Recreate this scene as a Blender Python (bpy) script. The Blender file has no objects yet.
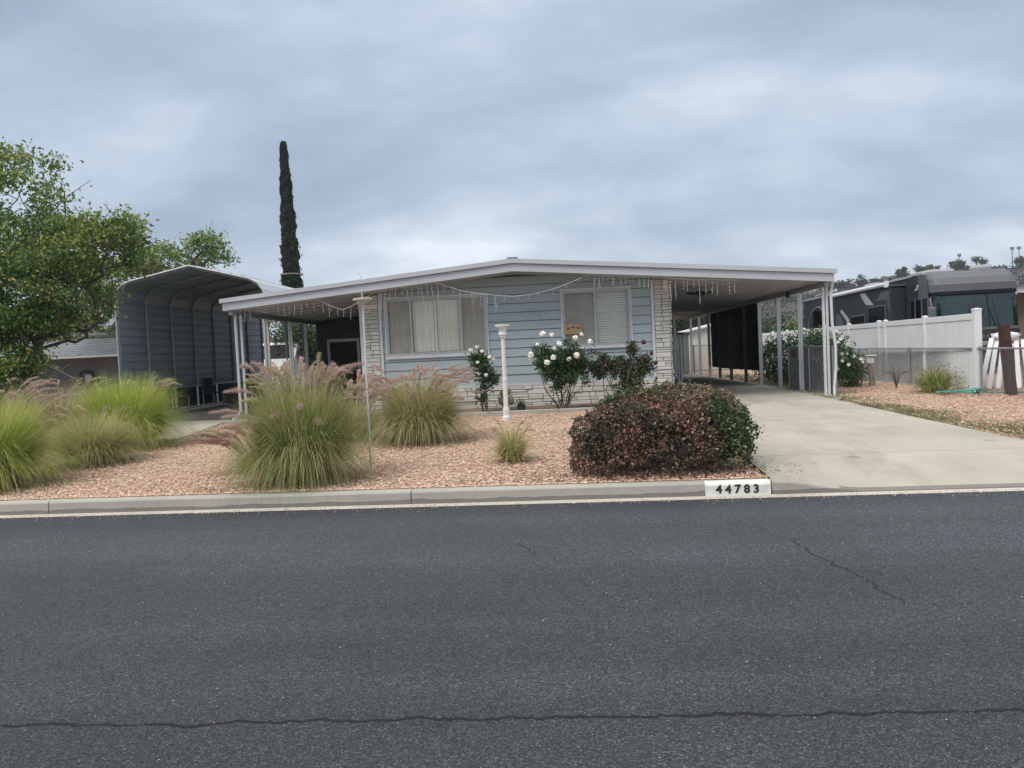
import bpy, math, random
import numpy as np
from mathutils import Vector, Matrix
random.seed(11); RNG = np.random.default_rng(11)
PI = math.pi
sc = bpy.context.scene
col = sc.collection

# ------------------------------------------------------------------ frames
A = 0.05                                     # the house group is turned by A against the street
PX, PY = -1.7, 17.5
CA, SA = math.cos(A), math.sin(A)
GZ = 0.312                                   # level of the house pad
def wr(u, v, z=0.0): return (PX+u*CA-v*SA, PY+u*SA+v*CA, z)
def gz(x, y): return .15+.017*(max(7.78, min(y, 17.3))-7.78)

# ------------------------------------------------------------------ mesh helper
def norm(a): return a/np.linalg.norm(a)
class MB:
    def __init__(s): s.v=[]; s.f=[]
    def add(s, vs, fs):
        n=len(s.v); s.v.extend([tuple(map(float,p)) for p in vs]); s.f.extend([tuple(n+i for i in f) for f in fs]); return s
    def box(s, x0,x1,y0,y1,z0,z1):
        return s.add([(x0,y0,z0),(x1,y0,z0),(x1,y1,z0),(x0,y1,z0),(x0,y0,z1),(x1,y0,z1),(x1,y1,z1),(x0,y1,z1)],
              [(0,3,2,1),(4,5,6,7),(0,1,5,4),(1,2,6,5),(2,3,7,6),(3,0,4,7)])
    def bbox(s, x0,x1,y0,y1,z0,z1,b=.01):      # box with a chamfered edge all round
        c=[(x0+x1)/2,(y0+y1)/2,(z0+z1)/2]; h=[(x1-x0)/2,(y1-y0)/2,(z1-z0)/2]; b=min(b,min(h)*.8)
        vs=[];idx={}
        for sx in(-1,1):
            for sy in(-1,1):
                for sz in(-1,1):
                    for ax in range(3):
                        p=[c[0]+sx*(h[0]-b),c[1]+sy*(h[1]-b),c[2]+sz*(h[2]-b)]; sg=(sx,sy,sz)[ax]
                        p[ax]=c[ax]+sg*h[ax]; idx[(sx,sy,sz,ax)]=len(vs); vs.append(p)
        fs=[]
        for ax in range(3):
            o=[a for a in range(3) if a!=ax]
            for sg in(-1,1):
                q=[]
                for (a,bb) in((-1,-1),(1,-1),(1,1),(-1,1)):
                    k=[0,0,0];k[ax]=sg;k[o[0]]=a;k[o[1]]=bb;q.append(idx[(*k,ax)])
                fs.append(q)
        for ax in range(3):
            o=[a for a in range(3) if a!=ax]
            for a in(-1,1):
                for bb in(-1,1):
                    q=[]
                    for (sg,wh) in((-1,o[0]),(1,o[0]),(1,o[1]),(-1,o[1])):
                        k=[0,0,0];k[ax]=sg;k[o[0]]=a;k[o[1]]=bb;q.append(idx[(*k,wh)])
                    fs.append(q)
        for sx in(-1,1):
            for sy in(-1,1):
                for sz in(-1,1): fs.append([idx[(sx,sy,sz,a)] for a in range(3)])
        return s.add(vs,fs)
    def poly(s, pts): return s.add(pts,[tuple(range(len(pts)))])
    def prism(s, pts, d):                      # closed polygon of 3-D points swept along d
        n=len(pts); p2=[(p[0]+d[0],p[1]+d[1],p[2]+d[2]) for p in pts]
        return s.add(list(pts)+p2,[tuple(range(n)),tuple(range(2*n-1,n-1,-1))]+[(i,(i+1)%n,n+(i+1)%n,n+i) for i in range(n)])
    def tube(s, pts, r, n=6, cap=True):
        pts=[np.array(p,float) for p in pts]; m=len(pts)
        if not hasattr(r,'__len__'): r=[r]*m
        t0=norm(pts[1]-pts[0]); a=np.array([0,0,1.]) if abs(t0[2])<.9 else np.array([1.,0,0]); u=norm(np.cross(t0,a))
        vs=[]
        for i in range(m):
            t=norm(pts[min(i+1,m-1)]-pts[max(i-1,0)]); u=norm(u-t*np.dot(u,t)); w=np.cross(t,u)
            for k in range(n):
                an=2*PI*k/n; vs.append(pts[i]+r[i]*(math.cos(an)*u+math.sin(an)*w))
        fs=[(i*n+k,i*n+(k+1)%n,(i+1)*n+(k+1)%n,(i+1)*n+k) for i in range(m-1) for k in range(n)]
        if cap: fs+= [tuple(range(n-1,-1,-1)), tuple(range((m-1)*n,m*n))]
        return s.add(vs,fs)
    def bar(s, a, b, w, h=None):               # square bar between two points
        h=h or w; a=np.array(a,float); b=np.array(b,float); t=norm(b-a)
        ref=np.array([0,0,1.]) if abs(t[2])<.95 else np.array([0,1.,0]); x=norm(np.cross(t,ref)); y=np.cross(x,t)
        vs=[p+sx*x*w/2+sy*y*h/2 for p in(a,b) for (sx,sy) in((-1,-1),(1,-1),(1,1),(-1,1))]
        return s.add(vs,[(0,3,2,1),(4,5,6,7),(0,1,5,4),(1,2,6,5),(2,3,7,6),(3,0,4,7)])
    def lathe(s, cx,cy,prof,n=20):
        m=len(prof); vs=[(cx+r*math.cos(2*PI*k/n),cy+r*math.sin(2*PI*k/n),z) for r,z in prof for k in range(n)]
        fs=[(i*n+k,i*n+(k+1)%n,(i+1)*n+(k+1)%n,(i+1)*n+k) for i in range(m-1) for k in range(n)]
        fs+=[tuple(range(n-1,-1,-1)), tuple(range((m-1)*n,m*n))]
        return s.add(vs,fs)
    def blob(s,c,r,n=10,m=6,seed=0,amp=.1):
        rr=random.Random(seed); vs=[];fs=[]
        for i in range(m+1):
            th=PI*i/m
            for k in range(n):
                q=1+amp*rr.uniform(-1,1); ph=2*PI*k/n
                vs.append((c[0]+r[0]*q*math.sin(th)*math.cos(ph),c[1]+r[1]*q*math.sin(th)*math.sin(ph),c[2]+r[2]*q*math.cos(th)))
        fs=[(i*n+k,(i+1)*n+k,(i+1)*n+(k+1)%n,i*n+(k+1)%n) for i in range(m) for k in range(n)]
        return s.add(vs,fs)

ROOTS={}
def thing(name,label,cat,base=(0,0,0),frame='W',group=None,rz=0.0):
    o=bpy.data.objects.new(name,None); col.objects.link(o); o.empty_display_size=.2
    o.location = wr(*base) if frame=='L' else base
    o.rotation_euler=(0,0,A if frame=='L' else rz)
    o['label']=label; o['category']=cat
    if group: o['group']=group
    o['_b']=list(base); return o
def tagm(o,label,cat,group=None):
    o['label']=label; o['category']=cat
    if group:o['group']=group
    return o
def mk(name,v,f,mat,smooth=False):
    me=bpy.data.meshes.new(name); me.from_pydata(v,[],f); me.update()
    if mat: me.materials.append(mat)
    if smooth: me.polygons.foreach_set('use_smooth',[True]*len(me.polygons))
    o=bpy.data.objects.new(name,me); col.objects.link(o); return o
def part(name,mb,mat,parent,label=None,smooth=False,kind=None):
    b=parent
    while b.parent: b=b.parent
    b=b['_b'] if '_b' in b else (0,0,0)
    v=(np.array(mb.v)-np.array(b)).tolist() if not isinstance(mb,tuple) else (mb[0]-np.array(b)).tolist()
    f=mb.f if not isinstance(mb,tuple) else mb[1]
    o=mk(name,v,f,mat,smooth); o.parent=parent
    if label:o['label']=label
    if kind:o['kind']=kind
    return o
def solo(name,mb,mat,label,cat,base=(0,0,0),frame='W',group=None,smooth=False,kind=None):
    v=(np.array(mb.v)-np.array(base)).tolist() if not isinstance(mb,tuple) else (mb[0]-np.array(base)).tolist()
    f=mb.f if not isinstance(mb,tuple) else mb[1]
    o=mk(name,v,f,mat,smooth); o.location=wr(*base) if frame=='L' else base
    o.rotation_euler=(0,0,A if frame=='L' else 0)
    o['label']=label;o['category']=cat
    if group:o['group']=group
    if kind:o['kind']=kind
    return o
def struct(name,mb,mat,smooth=False,frame='W'):
    o=mk(name,mb.v,mb.f,mat,smooth); o['kind']='structure'
    if frame=='L': o.location=wr(0,0,0); o.rotation_euler=(0,0,A)
    return o

# ------------------------------------------------------------------ materials
def newmat(name):
    m=bpy.data.materials.new(name); m.use_nodes=True; nt=m.node_tree; nt.nodes.clear()
    out=nt.nodes.new('ShaderNodeOutputMaterial'); return m,nt,out
def N(nt,t,**k):
    n=nt.nodes.new(t)
    for a,b in k.items():
        if a.startswith('i_'):
            key=a[2:]; n.inputs[int(key) if key.isdigit() else key.replace('_',' ')].default_value=b
        else: setattr(n,a,b)
    return n
def ramp(nt,fac,stops):
    r=nt.nodes.new('ShaderNodeValToRGB'); e=r.color_ramp.elements
    while len(e)<len(stops): e.new(.5)
    for el,(p,c) in zip(e,stops): el.position=p; el.color=(*c,1) if len(c)==3 else c
    nt.links.new(fac,r.inputs[0]); return r.outputs[0]
def coord(nt,scale=(1,1,1)):
    g=N(nt,'ShaderNodeTexCoord'); mp=N(nt,'ShaderNodeMapping'); mp.inputs['Scale'].default_value=scale
    nt.links.new(g.outputs['Object'],mp.inputs[0]); return mp.outputs[0]
def noise(nt,vec,scale,detail=4,rough=.55):
    n=N(nt,'ShaderNodeTexNoise'); n.inputs['Scale'].default_value=scale; n.inputs['Detail'].default_value=detail; n.inputs['Roughness'].default_value=rough
    nt.links.new(vec,n.inputs['Vector']); return n.outputs['Fac']
def mixc(nt,f,a,b,mode='MIX'):
    m=N(nt,'ShaderNodeMix',data_type='RGBA',blend_type=mode)
    for k,x in((0,f),(6,a),(7,b)):
        if hasattr(x,'node'): nt.links.new(x,m.inputs[k])
        else: m.inputs[k].default_value=x if not isinstance(x,tuple) or len(x)==4 else (*x,1)
    return m.outputs[2]
def math_(nt,op,a,b=None,c=None):
    m=N(nt,'ShaderNodeMath',operation=op)
    for k,x in enumerate((a,b,c)):
        if x is None: continue
        if hasattr(x,'node'): nt.links.new(x,m.inputs[k])
        else: m.inputs[k].default_value=x
    return m.outputs[0]
def bump(nt,h,strength=.3,dist=.01):
    b=N(nt,'ShaderNodeBump'); b.inputs['Strength'].default_value=strength; b.inputs['Distance'].default_value=dist
    nt.links.new(h,b.inputs['Height']); return b.outputs[0]
def pbr(name,c,var=.12,scale=3.0,rough=.6,metal=0,bmp=.15,bdist=.004,bscale=40,stretch=(1,1,1),dirt=None,dirt_amt=.4,dirt_scale=1.2,spec=.5,rvar=.12):
    m,nt,out=newmat(name); p=N(nt,'ShaderNodeBsdfPrincipled'); nt.links.new(p.outputs[0],out.inputs[0])
    v=coord(nt,stretch)
    n1=noise(nt,v,scale,6); lo=tuple(x*(1-var) for x in c); hi=tuple(min(1,x*(1+var)) for x in c)
    cc=ramp(nt,n1,[(.3,lo),(.7,hi)])
    if dirt:
        n2=noise(nt,v,dirt_scale,8,.65); f=math_(nt,'MULTIPLY',ramp(nt,n2,[(.48,(0,0,0)),(.72,(1,1,1))]),dirt_amt)
        cc=mixc(nt,f,cc,dirt)
    nt.links.new(cc,p.inputs['Base Color'])
    r=N(nt,'ShaderNodeMapRange'); nt.links.new(n1,r.inputs[0]); r.inputs[3].default_value=max(0,rough-rvar); r.inputs[4].default_value=min(1,rough+rvar); nt.links.new(r.outputs[0],p.inputs['Roughness'])
    p.inputs['Metallic'].default_value=metal; p.inputs['Specular IOR Level'].default_value=spec
    if bmp: nt.links.new(bump(nt,noise(nt,v,bscale,4),bmp,bdist),p.inputs['Normal'])
    return m
def leafmat(name,stops,trans=.25,rough=.5,patch=None,patch_scale=1.5,patch_lo=.45,patch_hi=.6):
    m,nt,out=newmat(name); g=N(nt,'ShaderNodeNewGeometry')
    c=ramp(nt,g.outputs['Random Per Island'],stops)
    if patch:
        v=coord(nt); f=ramp(nt,noise(nt,v,patch_scale,3),[(patch_lo,(0,0,0)),(patch_hi,(1,1,1))])
        c2=ramp(nt,g.outputs['Random Per Island'],patch); c=mixc(nt,f,c,c2)
    p=N(nt,'ShaderNodeBsdfPrincipled'); p.inputs['Roughness'].default_value=rough; nt.links.new(c,p.inputs['Base Color']); p.inputs['Specular IOR Level'].default_value=.35
    t=N(nt,'ShaderNodeBsdfTranslucent'); nt.links.new(c,t.inputs[0])
    mx=N(nt,'ShaderNodeMixShader'); mx.inputs[0].default_value=trans; nt.links.new(p.outputs[0],mx.inputs[1]); nt.links.new(t.outputs[0],mx.inputs[2]); nt.links.new(mx.outputs[0],out.inputs[0])
    return m

def m_asphalt():
    m,nt,out=newmat('asphalt'); p=N(nt,'ShaderNodeBsdfPrincipled'); nt.links.new(p.outputs[0],out.inputs[0])
    v=coord(nt)
    sp=N(nt,'ShaderNodeTexVoronoi'); sp.inputs['Scale'].default_value=150; nt.links.new(v,sp.inputs['Vector'])
    sep=N(nt,'ShaderNodeSeparateColor'); nt.links.new(sp.outputs['Color'],sep.inputs[0])
    agg=ramp(nt,sep.outputs[0],[(0,(.011,.013,.016)),(.55,(.032,.037,.044)),(.93,(.068,.075,.085)),(1,(.14,.14,.14))])
    big=noise(nt,v,.5,6,.6)
    st=coord(nt,(.10,1.1,1)); lane=noise(nt,st,1.0,4,.5)
    fine=noise(nt,v,30,3,.6)
    tone=math_(nt,'ADD',math_(nt,'MULTIPLY',lane,.55),math_(nt,'MULTIPLY',big,.45))
    tc=ramp(nt,tone,[(.32,(.68,.68,.69)),(.5,(1.0,1,1)),(.66,(1.36,1.38,1.40))])
    c=mixc(nt,1.0,agg,tc,'MULTIPLY')
    c=mixc(nt,1.0,c,ramp(nt,fine,[(.25,(.78,.78,.78)),(.75,(1.22,1.22,1.22))]),'MULTIPLY')
    sx=N(nt,'ShaderNodeSeparateXYZ'); nt.links.new(v,sx.inputs[0])
    # older, rougher strip on the near side of the long seam
    seam=math_(nt,'SUBTRACT',sx.outputs[1],math_(nt,'ADD',3.17,math_(nt,'MULTIPLY',sx.outputs[0],.038)))
    far=ramp(nt,math_(nt,'MULTIPLY',math_(nt,'ADD',sx.outputs[1],math_(nt,'MULTIPLY',big,.8)),.125),[(.62,(1,1,1)),(.76,(1.20,1.215,1.24)),(.92,(1.16,1.18,1.20)),(1,(.92,.93,.95))]); c=mixc(nt,1.0,c,far,'MULTIPLY')
    oil=N(nt,'ShaderNodeTexVoronoi'); oil.inputs['Scale'].default_value=.55; oil.inputs['Randomness'].default_value=1; nt.links.new(v,oil.inputs['Vector']); od=math_(nt,'ADD',oil.outputs['Distance'],math_(nt,'MULTIPLY',noise(nt,v,6,5,.7),.22)); c=mixc(nt,1.0,c,ramp(nt,od,[(.14,(.62,.62,.63)),(.24,(1,1,1))]),'MULTIPLY')
    near=ramp(nt,math_(nt,'ADD',math_(nt,'MULTIPLY',seam,1.2),.5),[(.30,(.97,.97,.98)),(.5,(.86,.86,.87)),(.9,(1,1,1))])
    c=mixc(nt,1.0,c,near,'MULTIPLY')
    cn=coord(nt,(1,0,0)); w1=noise(nt,cn,3.0,9,.70); w2=noise(nt,cn,.45,2,.5)
    wob=math_(nt,'ADD',math_(nt,'MULTIPLY',math_(nt,'SUBTRACT',w1,.5),.22),math_(nt,'MULTIPLY',math_(nt,'SUBTRACT',w2,.5),.16))
    d=math_(nt,'ABSOLUTE',math_(nt,'SUBTRACT',seam,wob))
    wid=math_(nt,'MULTIPLY_ADD',noise(nt,v,7,5,.7),.040,-.008)
    crack=math_(nt,'LESS_THAN',d,wid)
    # thin diagonal cracks
    def diag(x0,y0,x1,y1,w,seed):
        L=math.hypot(x1-x0,y1-y0); ux,uy=(x1-x0)/L,(y1-y0)/L
        s=math_(nt,'ADD',math_(nt,'MULTIPLY',math_(nt,'SUBTRACT',sx.outputs[0],x0),ux),math_(nt,'MULTIPLY',math_(nt,'SUBTRACT',sx.outputs[1],y0),uy))
        t=math_(nt,'ADD',math_(nt,'MULTIPLY',math_(nt,'SUBTRACT',sx.outputs[0],x0),-uy),math_(nt,'MULTIPLY',math_(nt,'SUBTRACT',sx.outputs[1],y0),ux))
        cx=N(nt,'ShaderNodeCombineXYZ'); nt.links.new(s,cx.inputs[0]); cx.inputs[1].default_value=seed
        nn=noise(nt,cx.outputs[0],3.5,6,.65)
        dd=math_(nt,'ABSOLUTE',math_(nt,'SUBTRACT',t,math_(nt,'MULTIPLY',math_(nt,'SUBTRACT',nn,.5),.35)))
        a=math_(nt,'LESS_THAN',dd,w); b=math_(nt,'GREATER_THAN',s,0); e=math_(nt,'LESS_THAN',s,L)
        return math_(nt,'MULTIPLY',math_(nt,'MULTIPLY',a,b),e)
    c1=math_(nt,'MAXIMUM',diag(1.50,6.1,1.75,4.55,.009,3.1),diag(1.60,5.35,1.85,5.1,.005,9.4)); c2=diag(-.62,6.2,-.48,5.75,.006,7.7)
    ck=math_(nt,'MAXIMUM',crack,math_(nt,'MAXIMUM',c1,c2))
    c=mixc(nt,ck,c,(.003,.003,.004))
    nt.links.new(c,p.inputs['Base Color']); p.inputs['Roughness'].default_value=.78; p.inputs['Specular IOR Level'].default_value=.45
    h=math_(nt,'SUBTRACT',math_(nt,'ADD',sp.outputs['Distance'],math_(nt,'MULTIPLY',fine,.6)),math_(nt,'MULTIPLY',ck,3))
    nt.links.new(bump(nt,h,.55,.006),p.inputs['Normal'])
    return m
def m_gravelbase(name,a,b,c3):
    m,nt,out=newmat(name); p=N(nt,'ShaderNodeBsdfPrincipled'); nt.links.new(p.outputs[0],out.inputs[0])
    v=coord(nt); sp=N(nt,'ShaderNodeTexVoronoi'); sp.inputs['Scale'].default_value=24; nt.links.new(v,sp.inputs['Vector'])
    sep=N(nt,'ShaderNodeSeparateColor'); nt.links.new(sp.outputs['Color'],sep.inputs[0])
    c=ramp(nt,sep.outputs[1],[(0,a),(.5,b),(1,c3)])
    pt=noise(nt,v,.7,5); c=mixc(nt,1.0,c,ramp(nt,pt,[(.3,(.86,.84,.82)),(.7,(1.1,1.1,1.1))]),'MULTIPLY')
    nt.links.new(c,p.inputs['Base Color']); p.inputs['Roughness'].default_value=.9
    nt.links.new(bump(nt,sp.outputs['Distance'],.9,-.02),p.inputs['Normal']); return m
def m_concrete(name,c,stain=(.2,.19,.17),amt=.4,low=None):
    m,nt,out=newmat(name); p=N(nt,'ShaderNodeBsdfPrincipled'); nt.links.new(p.outputs[0],out.inputs[0])
    v=coord(nt); n1=noise(nt,v,.8,8,.62); cc=ramp(nt,n1,[(.3,tuple(x*.82 for x in c)),(.5,c),(.72,tuple(x*1.12 for x in c))])
    n2=noise(nt,coord(nt,(1.0,.35,1)),1.7,8,.7); f=math_(nt,'MULTIPLY',ramp(nt,n2,[(.5,(0,0,0)),(.75,(1,1,1))]),amt); cc=mixc(nt,f,cc,stain)
    ov=N(nt,'ShaderNodeTexVoronoi'); ov.inputs['Scale'].default_value=.9; nt.links.new(v,ov.inputs['Vector']); od=math_(nt,'ADD',ov.outputs['Distance'],math_(nt,'MULTIPLY',noise(nt,v,9,5,.7),.25)); cc=mixc(nt,1.0,cc,ramp(nt,od,[(.13,(.68,.66,.62)),(.22,(1,1,1))]),'MULTIPLY')
    n3=noise(nt,v,70,3,.7); cc=mixc(nt,1.0,cc,ramp(nt,n3,[(.3,(.88,.88,.88)),(.7,(1.08,1.08,1.08))]),'MULTIPLY')
    if low:                                     # old waterline stain along the foot of the kerb
        sx=N(nt,'ShaderNodeSeparateXYZ'); nt.links.new(v,sx.inputs[0])
        w=math_(nt,'MULTIPLY_ADD',noise(nt,coord(nt,(1,0,0)),1.3,6,.6),.09,.015)
        f=math_(nt,'MULTIPLY',math_(nt,'LESS_THAN',sx.outputs[2],w),.75); cc=mixc(nt,f,cc,low)
    nt.links.new(cc,p.inputs['Base Color']); p.inputs['Roughness'].default_value=.85
    nt.links.new(bump(nt,n3,.25,.004),p.inputs['Normal']); return m
def m_glass(name,tint=(.55,.62,.62),rough=.03,mix_lo=.12,mix_hi=.6):
    m,nt,out=newmat(name); lw=N(nt,'ShaderNodeFresnel'); lw.inputs[0].default_value=1.5
    t=N(nt,'ShaderNodeBsdfTransparent'); t.inputs[0].default_value=(*tint,1); g=N(nt,'ShaderNodeBsdfGlossy'); g.inputs['Roughness'].default_value=rough
    f=N(nt,'ShaderNodeMapRange'); nt.links.new(lw.outputs[0],f.inputs[0]); f.inputs[3].default_value=mix_lo; f.inputs[4].default_value=mix_hi
    mx=N(nt,'ShaderNodeMixShader'); nt.links.new(f.outputs[0],mx.inputs[0]); nt.links.new(t.outputs[0],mx.inputs[1]); nt.links.new(g.outputs[0],mx.inputs[2]); nt.links.new(mx.outputs[0],out.inputs[0]); return m
def m_screen(name,c,op):
    m,nt,out=newmat(name); t=N(nt,'ShaderNodeBsdfTransparent'); d=N(nt,'ShaderNodeBsdfDiffuse'); 
    v=coord(nt); cc=ramp(nt,noise(nt,v,2.5,4),[(.3,tuple(x*.8 for x in c)),(.7,tuple(x*1.2 for x in c))]); nt.links.new(cc,d.inputs[0])
    mx=N(nt,'ShaderNodeMixShader'); mx.inputs[0].default_value=op; nt.links.new(t.outputs[0],mx.inputs[1]); nt.links.new(d.outputs[0],mx.inputs[2]); nt.links.new(mx.outputs[0],out.inputs[0]); return m

M={}
def matte(name,c,gloss=.04,rough=.2,var=.08):
    m,nt,out=newmat(name); d=N(nt,'ShaderNodeBsdfDiffuse'); g=N(nt,'ShaderNodeBsdfGlossy'); g.inputs['Roughness'].default_value=rough
    nt.links.new(ramp(nt,noise(nt,coord(nt),1.2,5),[(.3,tuple(x*(1-var) for x in c)),(.7,tuple(x*(1+var) for x in c))]),d.inputs[0])
    mx=N(nt,'ShaderNodeMixShader'); mx.inputs[0].default_value=gloss; nt.links.new(d.outputs[0],mx.inputs[1]); nt.links.new(g.outputs[0],mx.inputs[2]); nt.links.new(mx.outputs[0],out.inputs[0]); return m
M['asphalt']=m_asphalt()
M['gravel']=m_gravelbase('gravel_bed',(.26,.175,.13),(.43,.30,.225),(.56,.44,.34))
M['stone_bit']=leafmat('loose_gravel',[(0,(0.330,0.209,0.154)),(.25,(0.473,0.319,0.231)),(.6,(0.572,0.396,0.292)),(.88,(0.660,0.506,0.396)),(1,(0.748,0.660,0.550))],trans=0,rough=.9)
M['dirt']=pbr('dry_soil',(.17,.125,.09),.3,2.0,.95,bmp=.6,bdist=.02,bscale=20)
M['land']=pbr('open_land',(.13,.12,.07),.35,.05,.95,bmp=0)
M['concrete']=m_concrete('driveway_concrete',(.405,.38,.32),(.27,.25,.205),.85)
M['kerb']=m_concrete('kerb_concrete',(.385,.37,.325),(.25,.24,.205),.6,low=(.13,.125,.11))
M['gutter']=m_concrete('gutter_concrete',(.50,.48,.43),(.36,.34,.30),.4)
M['edging']=m_concrete('edging_concrete',(.40,.375,.33),(.24,.22,.19),.5)
M['siding']=pbr('blue_grey_siding',(.385,.45,.475),.06,1.2,.55,bmp=.12,bscale=60,stretch=(.25,1,3),dirt=(.22,.26,.29),dirt_amt=.35,dirt_scale=1.5)
M['white_metal']=pbr('white_painted_metal',(.62,.63,.65),.05,1.5,.45,bmp=.05,dirt=(.42,.41,.39),dirt_amt=.35,dirt_scale=2.0)
M['fascia']=pbr('pale_grey_fascia',(.50,.515,.545),.05,1.0,.4,bmp=.05,stretch=(.3,1,2),dirt=(.36,.36,.37),dirt_amt=.35,dirt_scale=1.2)
M['soffit']=pbr('soffit_pan_metal',(.42,.425,.44),.08,1.0,.5,bmp=.05,dirt=(.25,.24,.23),dirt_amt=.4,dirt_scale=.8)
M['roof_top']=pbr('roof_metal',(.48,.49,.5),.08,.8,.5,dirt=(.3,.29,.27),dirt_amt=.4)
M['stone']=leafmat('stacked_white_stone',[(0,(.53,.515,.47)),(.5,(.63,.61,.565)),(1,(.71,.69,.64))],trans=0,rough=.85)
M['mortar']=pbr('stone_joint',(.36,.345,.31),.15,6,.9)
M['alu']=pbr('window_aluminium',(.42,.43,.43),.05,5,.35,metal=.3,bmp=0)
M['post_dark']=pbr('dark_screen_post',(.085,.095,.11),.1,3,.6,bmp=0)
M['galv']=pbr('galvanised_steel',(.36,.38,.40),.12,8,.45,metal=.6,bmp=.05)
M['galv_dark']=pbr('weathered_galvanised_wire',(.22,.235,.25),.12,8,.5,metal=.4,bmp=0)
M['glass']=m_glass('window_glass',(.98,.97,.96),.02,.04,.5)
M['curtain']=pbr('sheer_curtain',(.90,.88,.79),.06,2,.9,bmp=0,stretch=(6,6,.3))
M['curtain_dim']=pbr('beige_curtain',(.92,.87,.76),.06,2,.9,bmp=0,stretch=(6,6,.3))
M['insect']=m_screen('insect_screen',(.50,.47,.41),.26)
M['blind']=pbr('white_blind_slat',(.86,.86,.80),.05,3,.6,bmp=0)
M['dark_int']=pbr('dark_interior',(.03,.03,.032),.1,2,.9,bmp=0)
M['porch_wall']=pbr('dark_porch_siding',(.040,.052,.070),.1,1.5,.7,stretch=(.3,1,3))
M['shade']=m_screen('black_shade_cloth',(.010,.014,.021),.992)
M['steel_blue']=pbr('blue_grey_carport_panel',(.30,.36,.405),.12,.6,.5,metal=.1,bmp=.08,stretch=(1,.3,1),dirt=(.18,.21,.24),dirt_amt=.4)
M['steel_rib']=pbr('galvanised_rib',(.30,.34,.37),.1,3,.45,metal=.3,bmp=0)
M['steel_roof']=pbr('pale_carport_roof',(.50,.53,.56),.06,.6,.4,metal=.1,bmp=.05,dirt=(.38,.39,.4),dirt_amt=.4)
M['vinyl']=pbr('white_vinyl',(.76,.78,.80),.03,1,.4,bmp=0,dirt=(.55,.54,.5),dirt_amt=.3)
M['bark']=pbr('grey_brown_bark',(.10,.08,.065),.3,6,.95,bmp=.9,bdist=.03,bscale=14,stretch=(1,1,.3))
M['twig']=pbr('pale_twig',(.30,.25,.20),.2,8,.9,bmp=0)
M['stem']=pbr('green_brown_stem',(.10,.09,.045),.3,8,.8,bmp=0)
M['rust']=pbr('rusted_iron',(.050,.024,.020),.45,7,.85,bmp=.6,bdist=.01,dirt=(.085,.035,.025),dirt_amt=.5,dirt_scale=5)
M['tree_leaf']=leafmat('broad_tree_leaf',[(0,(0.048,0.102,0.030)),(.4,(0.092,0.180,0.047)),(.75,(0.169,0.281,0.069)),(.93,(0.321,0.406,0.110)),(1,(0.709,0.562,0.179))],.35,patch=[(0,(0.119,0.187,0.041)),(.6,(0.288,0.359,0.097)),(1,(0.540,0.499,0.166))],patch_scale=.55,patch_lo=.5,patch_hi=.7)
M['dark_leaf']=leafmat('dark_tree_leaf',[(0,(.018,.034,.015)),(.6,(.038,.062,.024)),(1,(.075,.10,.035))],.2)
M['scrub']=leafmat('olive_scrub',[(0,(0.026,0.036,0.021)),(.6,(0.045,0.059,0.034)),(1,(0.068,0.077,0.045))],.1)
M['cypress_leaf']=leafmat('cypress_scale_leaf',[(0,(.012,.022,.012)),(.6,(.024,.038,.020)),(1,(.05,.062,.03))],.1)
M['brown_leaf']=leafmat('brown_leaf',[(0,(.08,.055,.035)),(.6,(.14,.09,.06)),(1,(.22,.16,.10))],.2)
M['rose_leaf']=leafmat('rose_leaf',[(0,(0.019,0.048,0.021)),(.6,(0.043,0.094,0.039)),(1,(0.102,0.156,0.057))],.2,rough=.35)
M['rose_leaf_red']=leafmat('mixed_rose_leaf',[(0,(.022,.048,.022)),(.6,(.048,.09,.04)),(.82,(.10,.07,.045)),(1,(.21,.12,.09))],.2,rough=.4)
M['petal']=pbr('cream_petal',(.88,.86,.78),.04,20,.6,bmp=0)
M['petal_dark']=pbr('dark_red_petal',(.10,.018,.03),.2,20,.6,bmp=0)
M['shrub_red']=leafmat('purple_red_leaf',[(0,(0.042,0.034,0.033)),(.35,(0.103,0.056,0.050)),(.65,(0.216,0.105,0.079)),(.88,(0.407,0.222,0.148)),(1,(0.632,0.466,0.296))],.2,patch=[(0,(0.024,0.027,0.022)),(.5,(0.054,0.056,0.042)),(.85,(0.120,0.098,0.069)),(1,(0.358,0.246,0.148))],patch_scale=2.4,patch_lo=.46,patch_hi=.58)
M['shrub_green']=leafmat('glossy_green_leaf',[(0,(.07,.05,.038)),(.35,(.15,.11,.07)),(.65,(.20,.18,.09)),(.88,(.34,.22,.16)),(1,(.48,.34,.26))],.2,rough=.35,patch=[(0,(.018,.045,.016)),(.5,(.05,.10,.03)),(.85,(.10,.15,.05)),(1,(.26,.2,.12))],patch_scale=1.7,patch_lo=.42,patch_hi=.56)
M['litter']=leafmat('fallen_leaf',[(0,(.07,.03,.025)),(.5,(.16,.07,.05)),(1,(.30,.18,.12))],.1)
M['blade_bright']=leafmat('bright_grass_blade',[(0,(0.183,0.284,0.042)),(.4,(0.346,0.461,0.076)),(.75,(0.546,0.621,0.143)),(.92,(0.766,0.709,0.288)),(1,(0.850,0.780,0.439))],.35)
M['blade_pale']=leafmat('pale_grass_blade',[(0,(0.203,0.250,0.070)),(.4,(0.374,0.390,0.140)),(.75,(0.562,0.530,0.250)),(1,(0.780,0.655,0.421))],.35)
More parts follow.
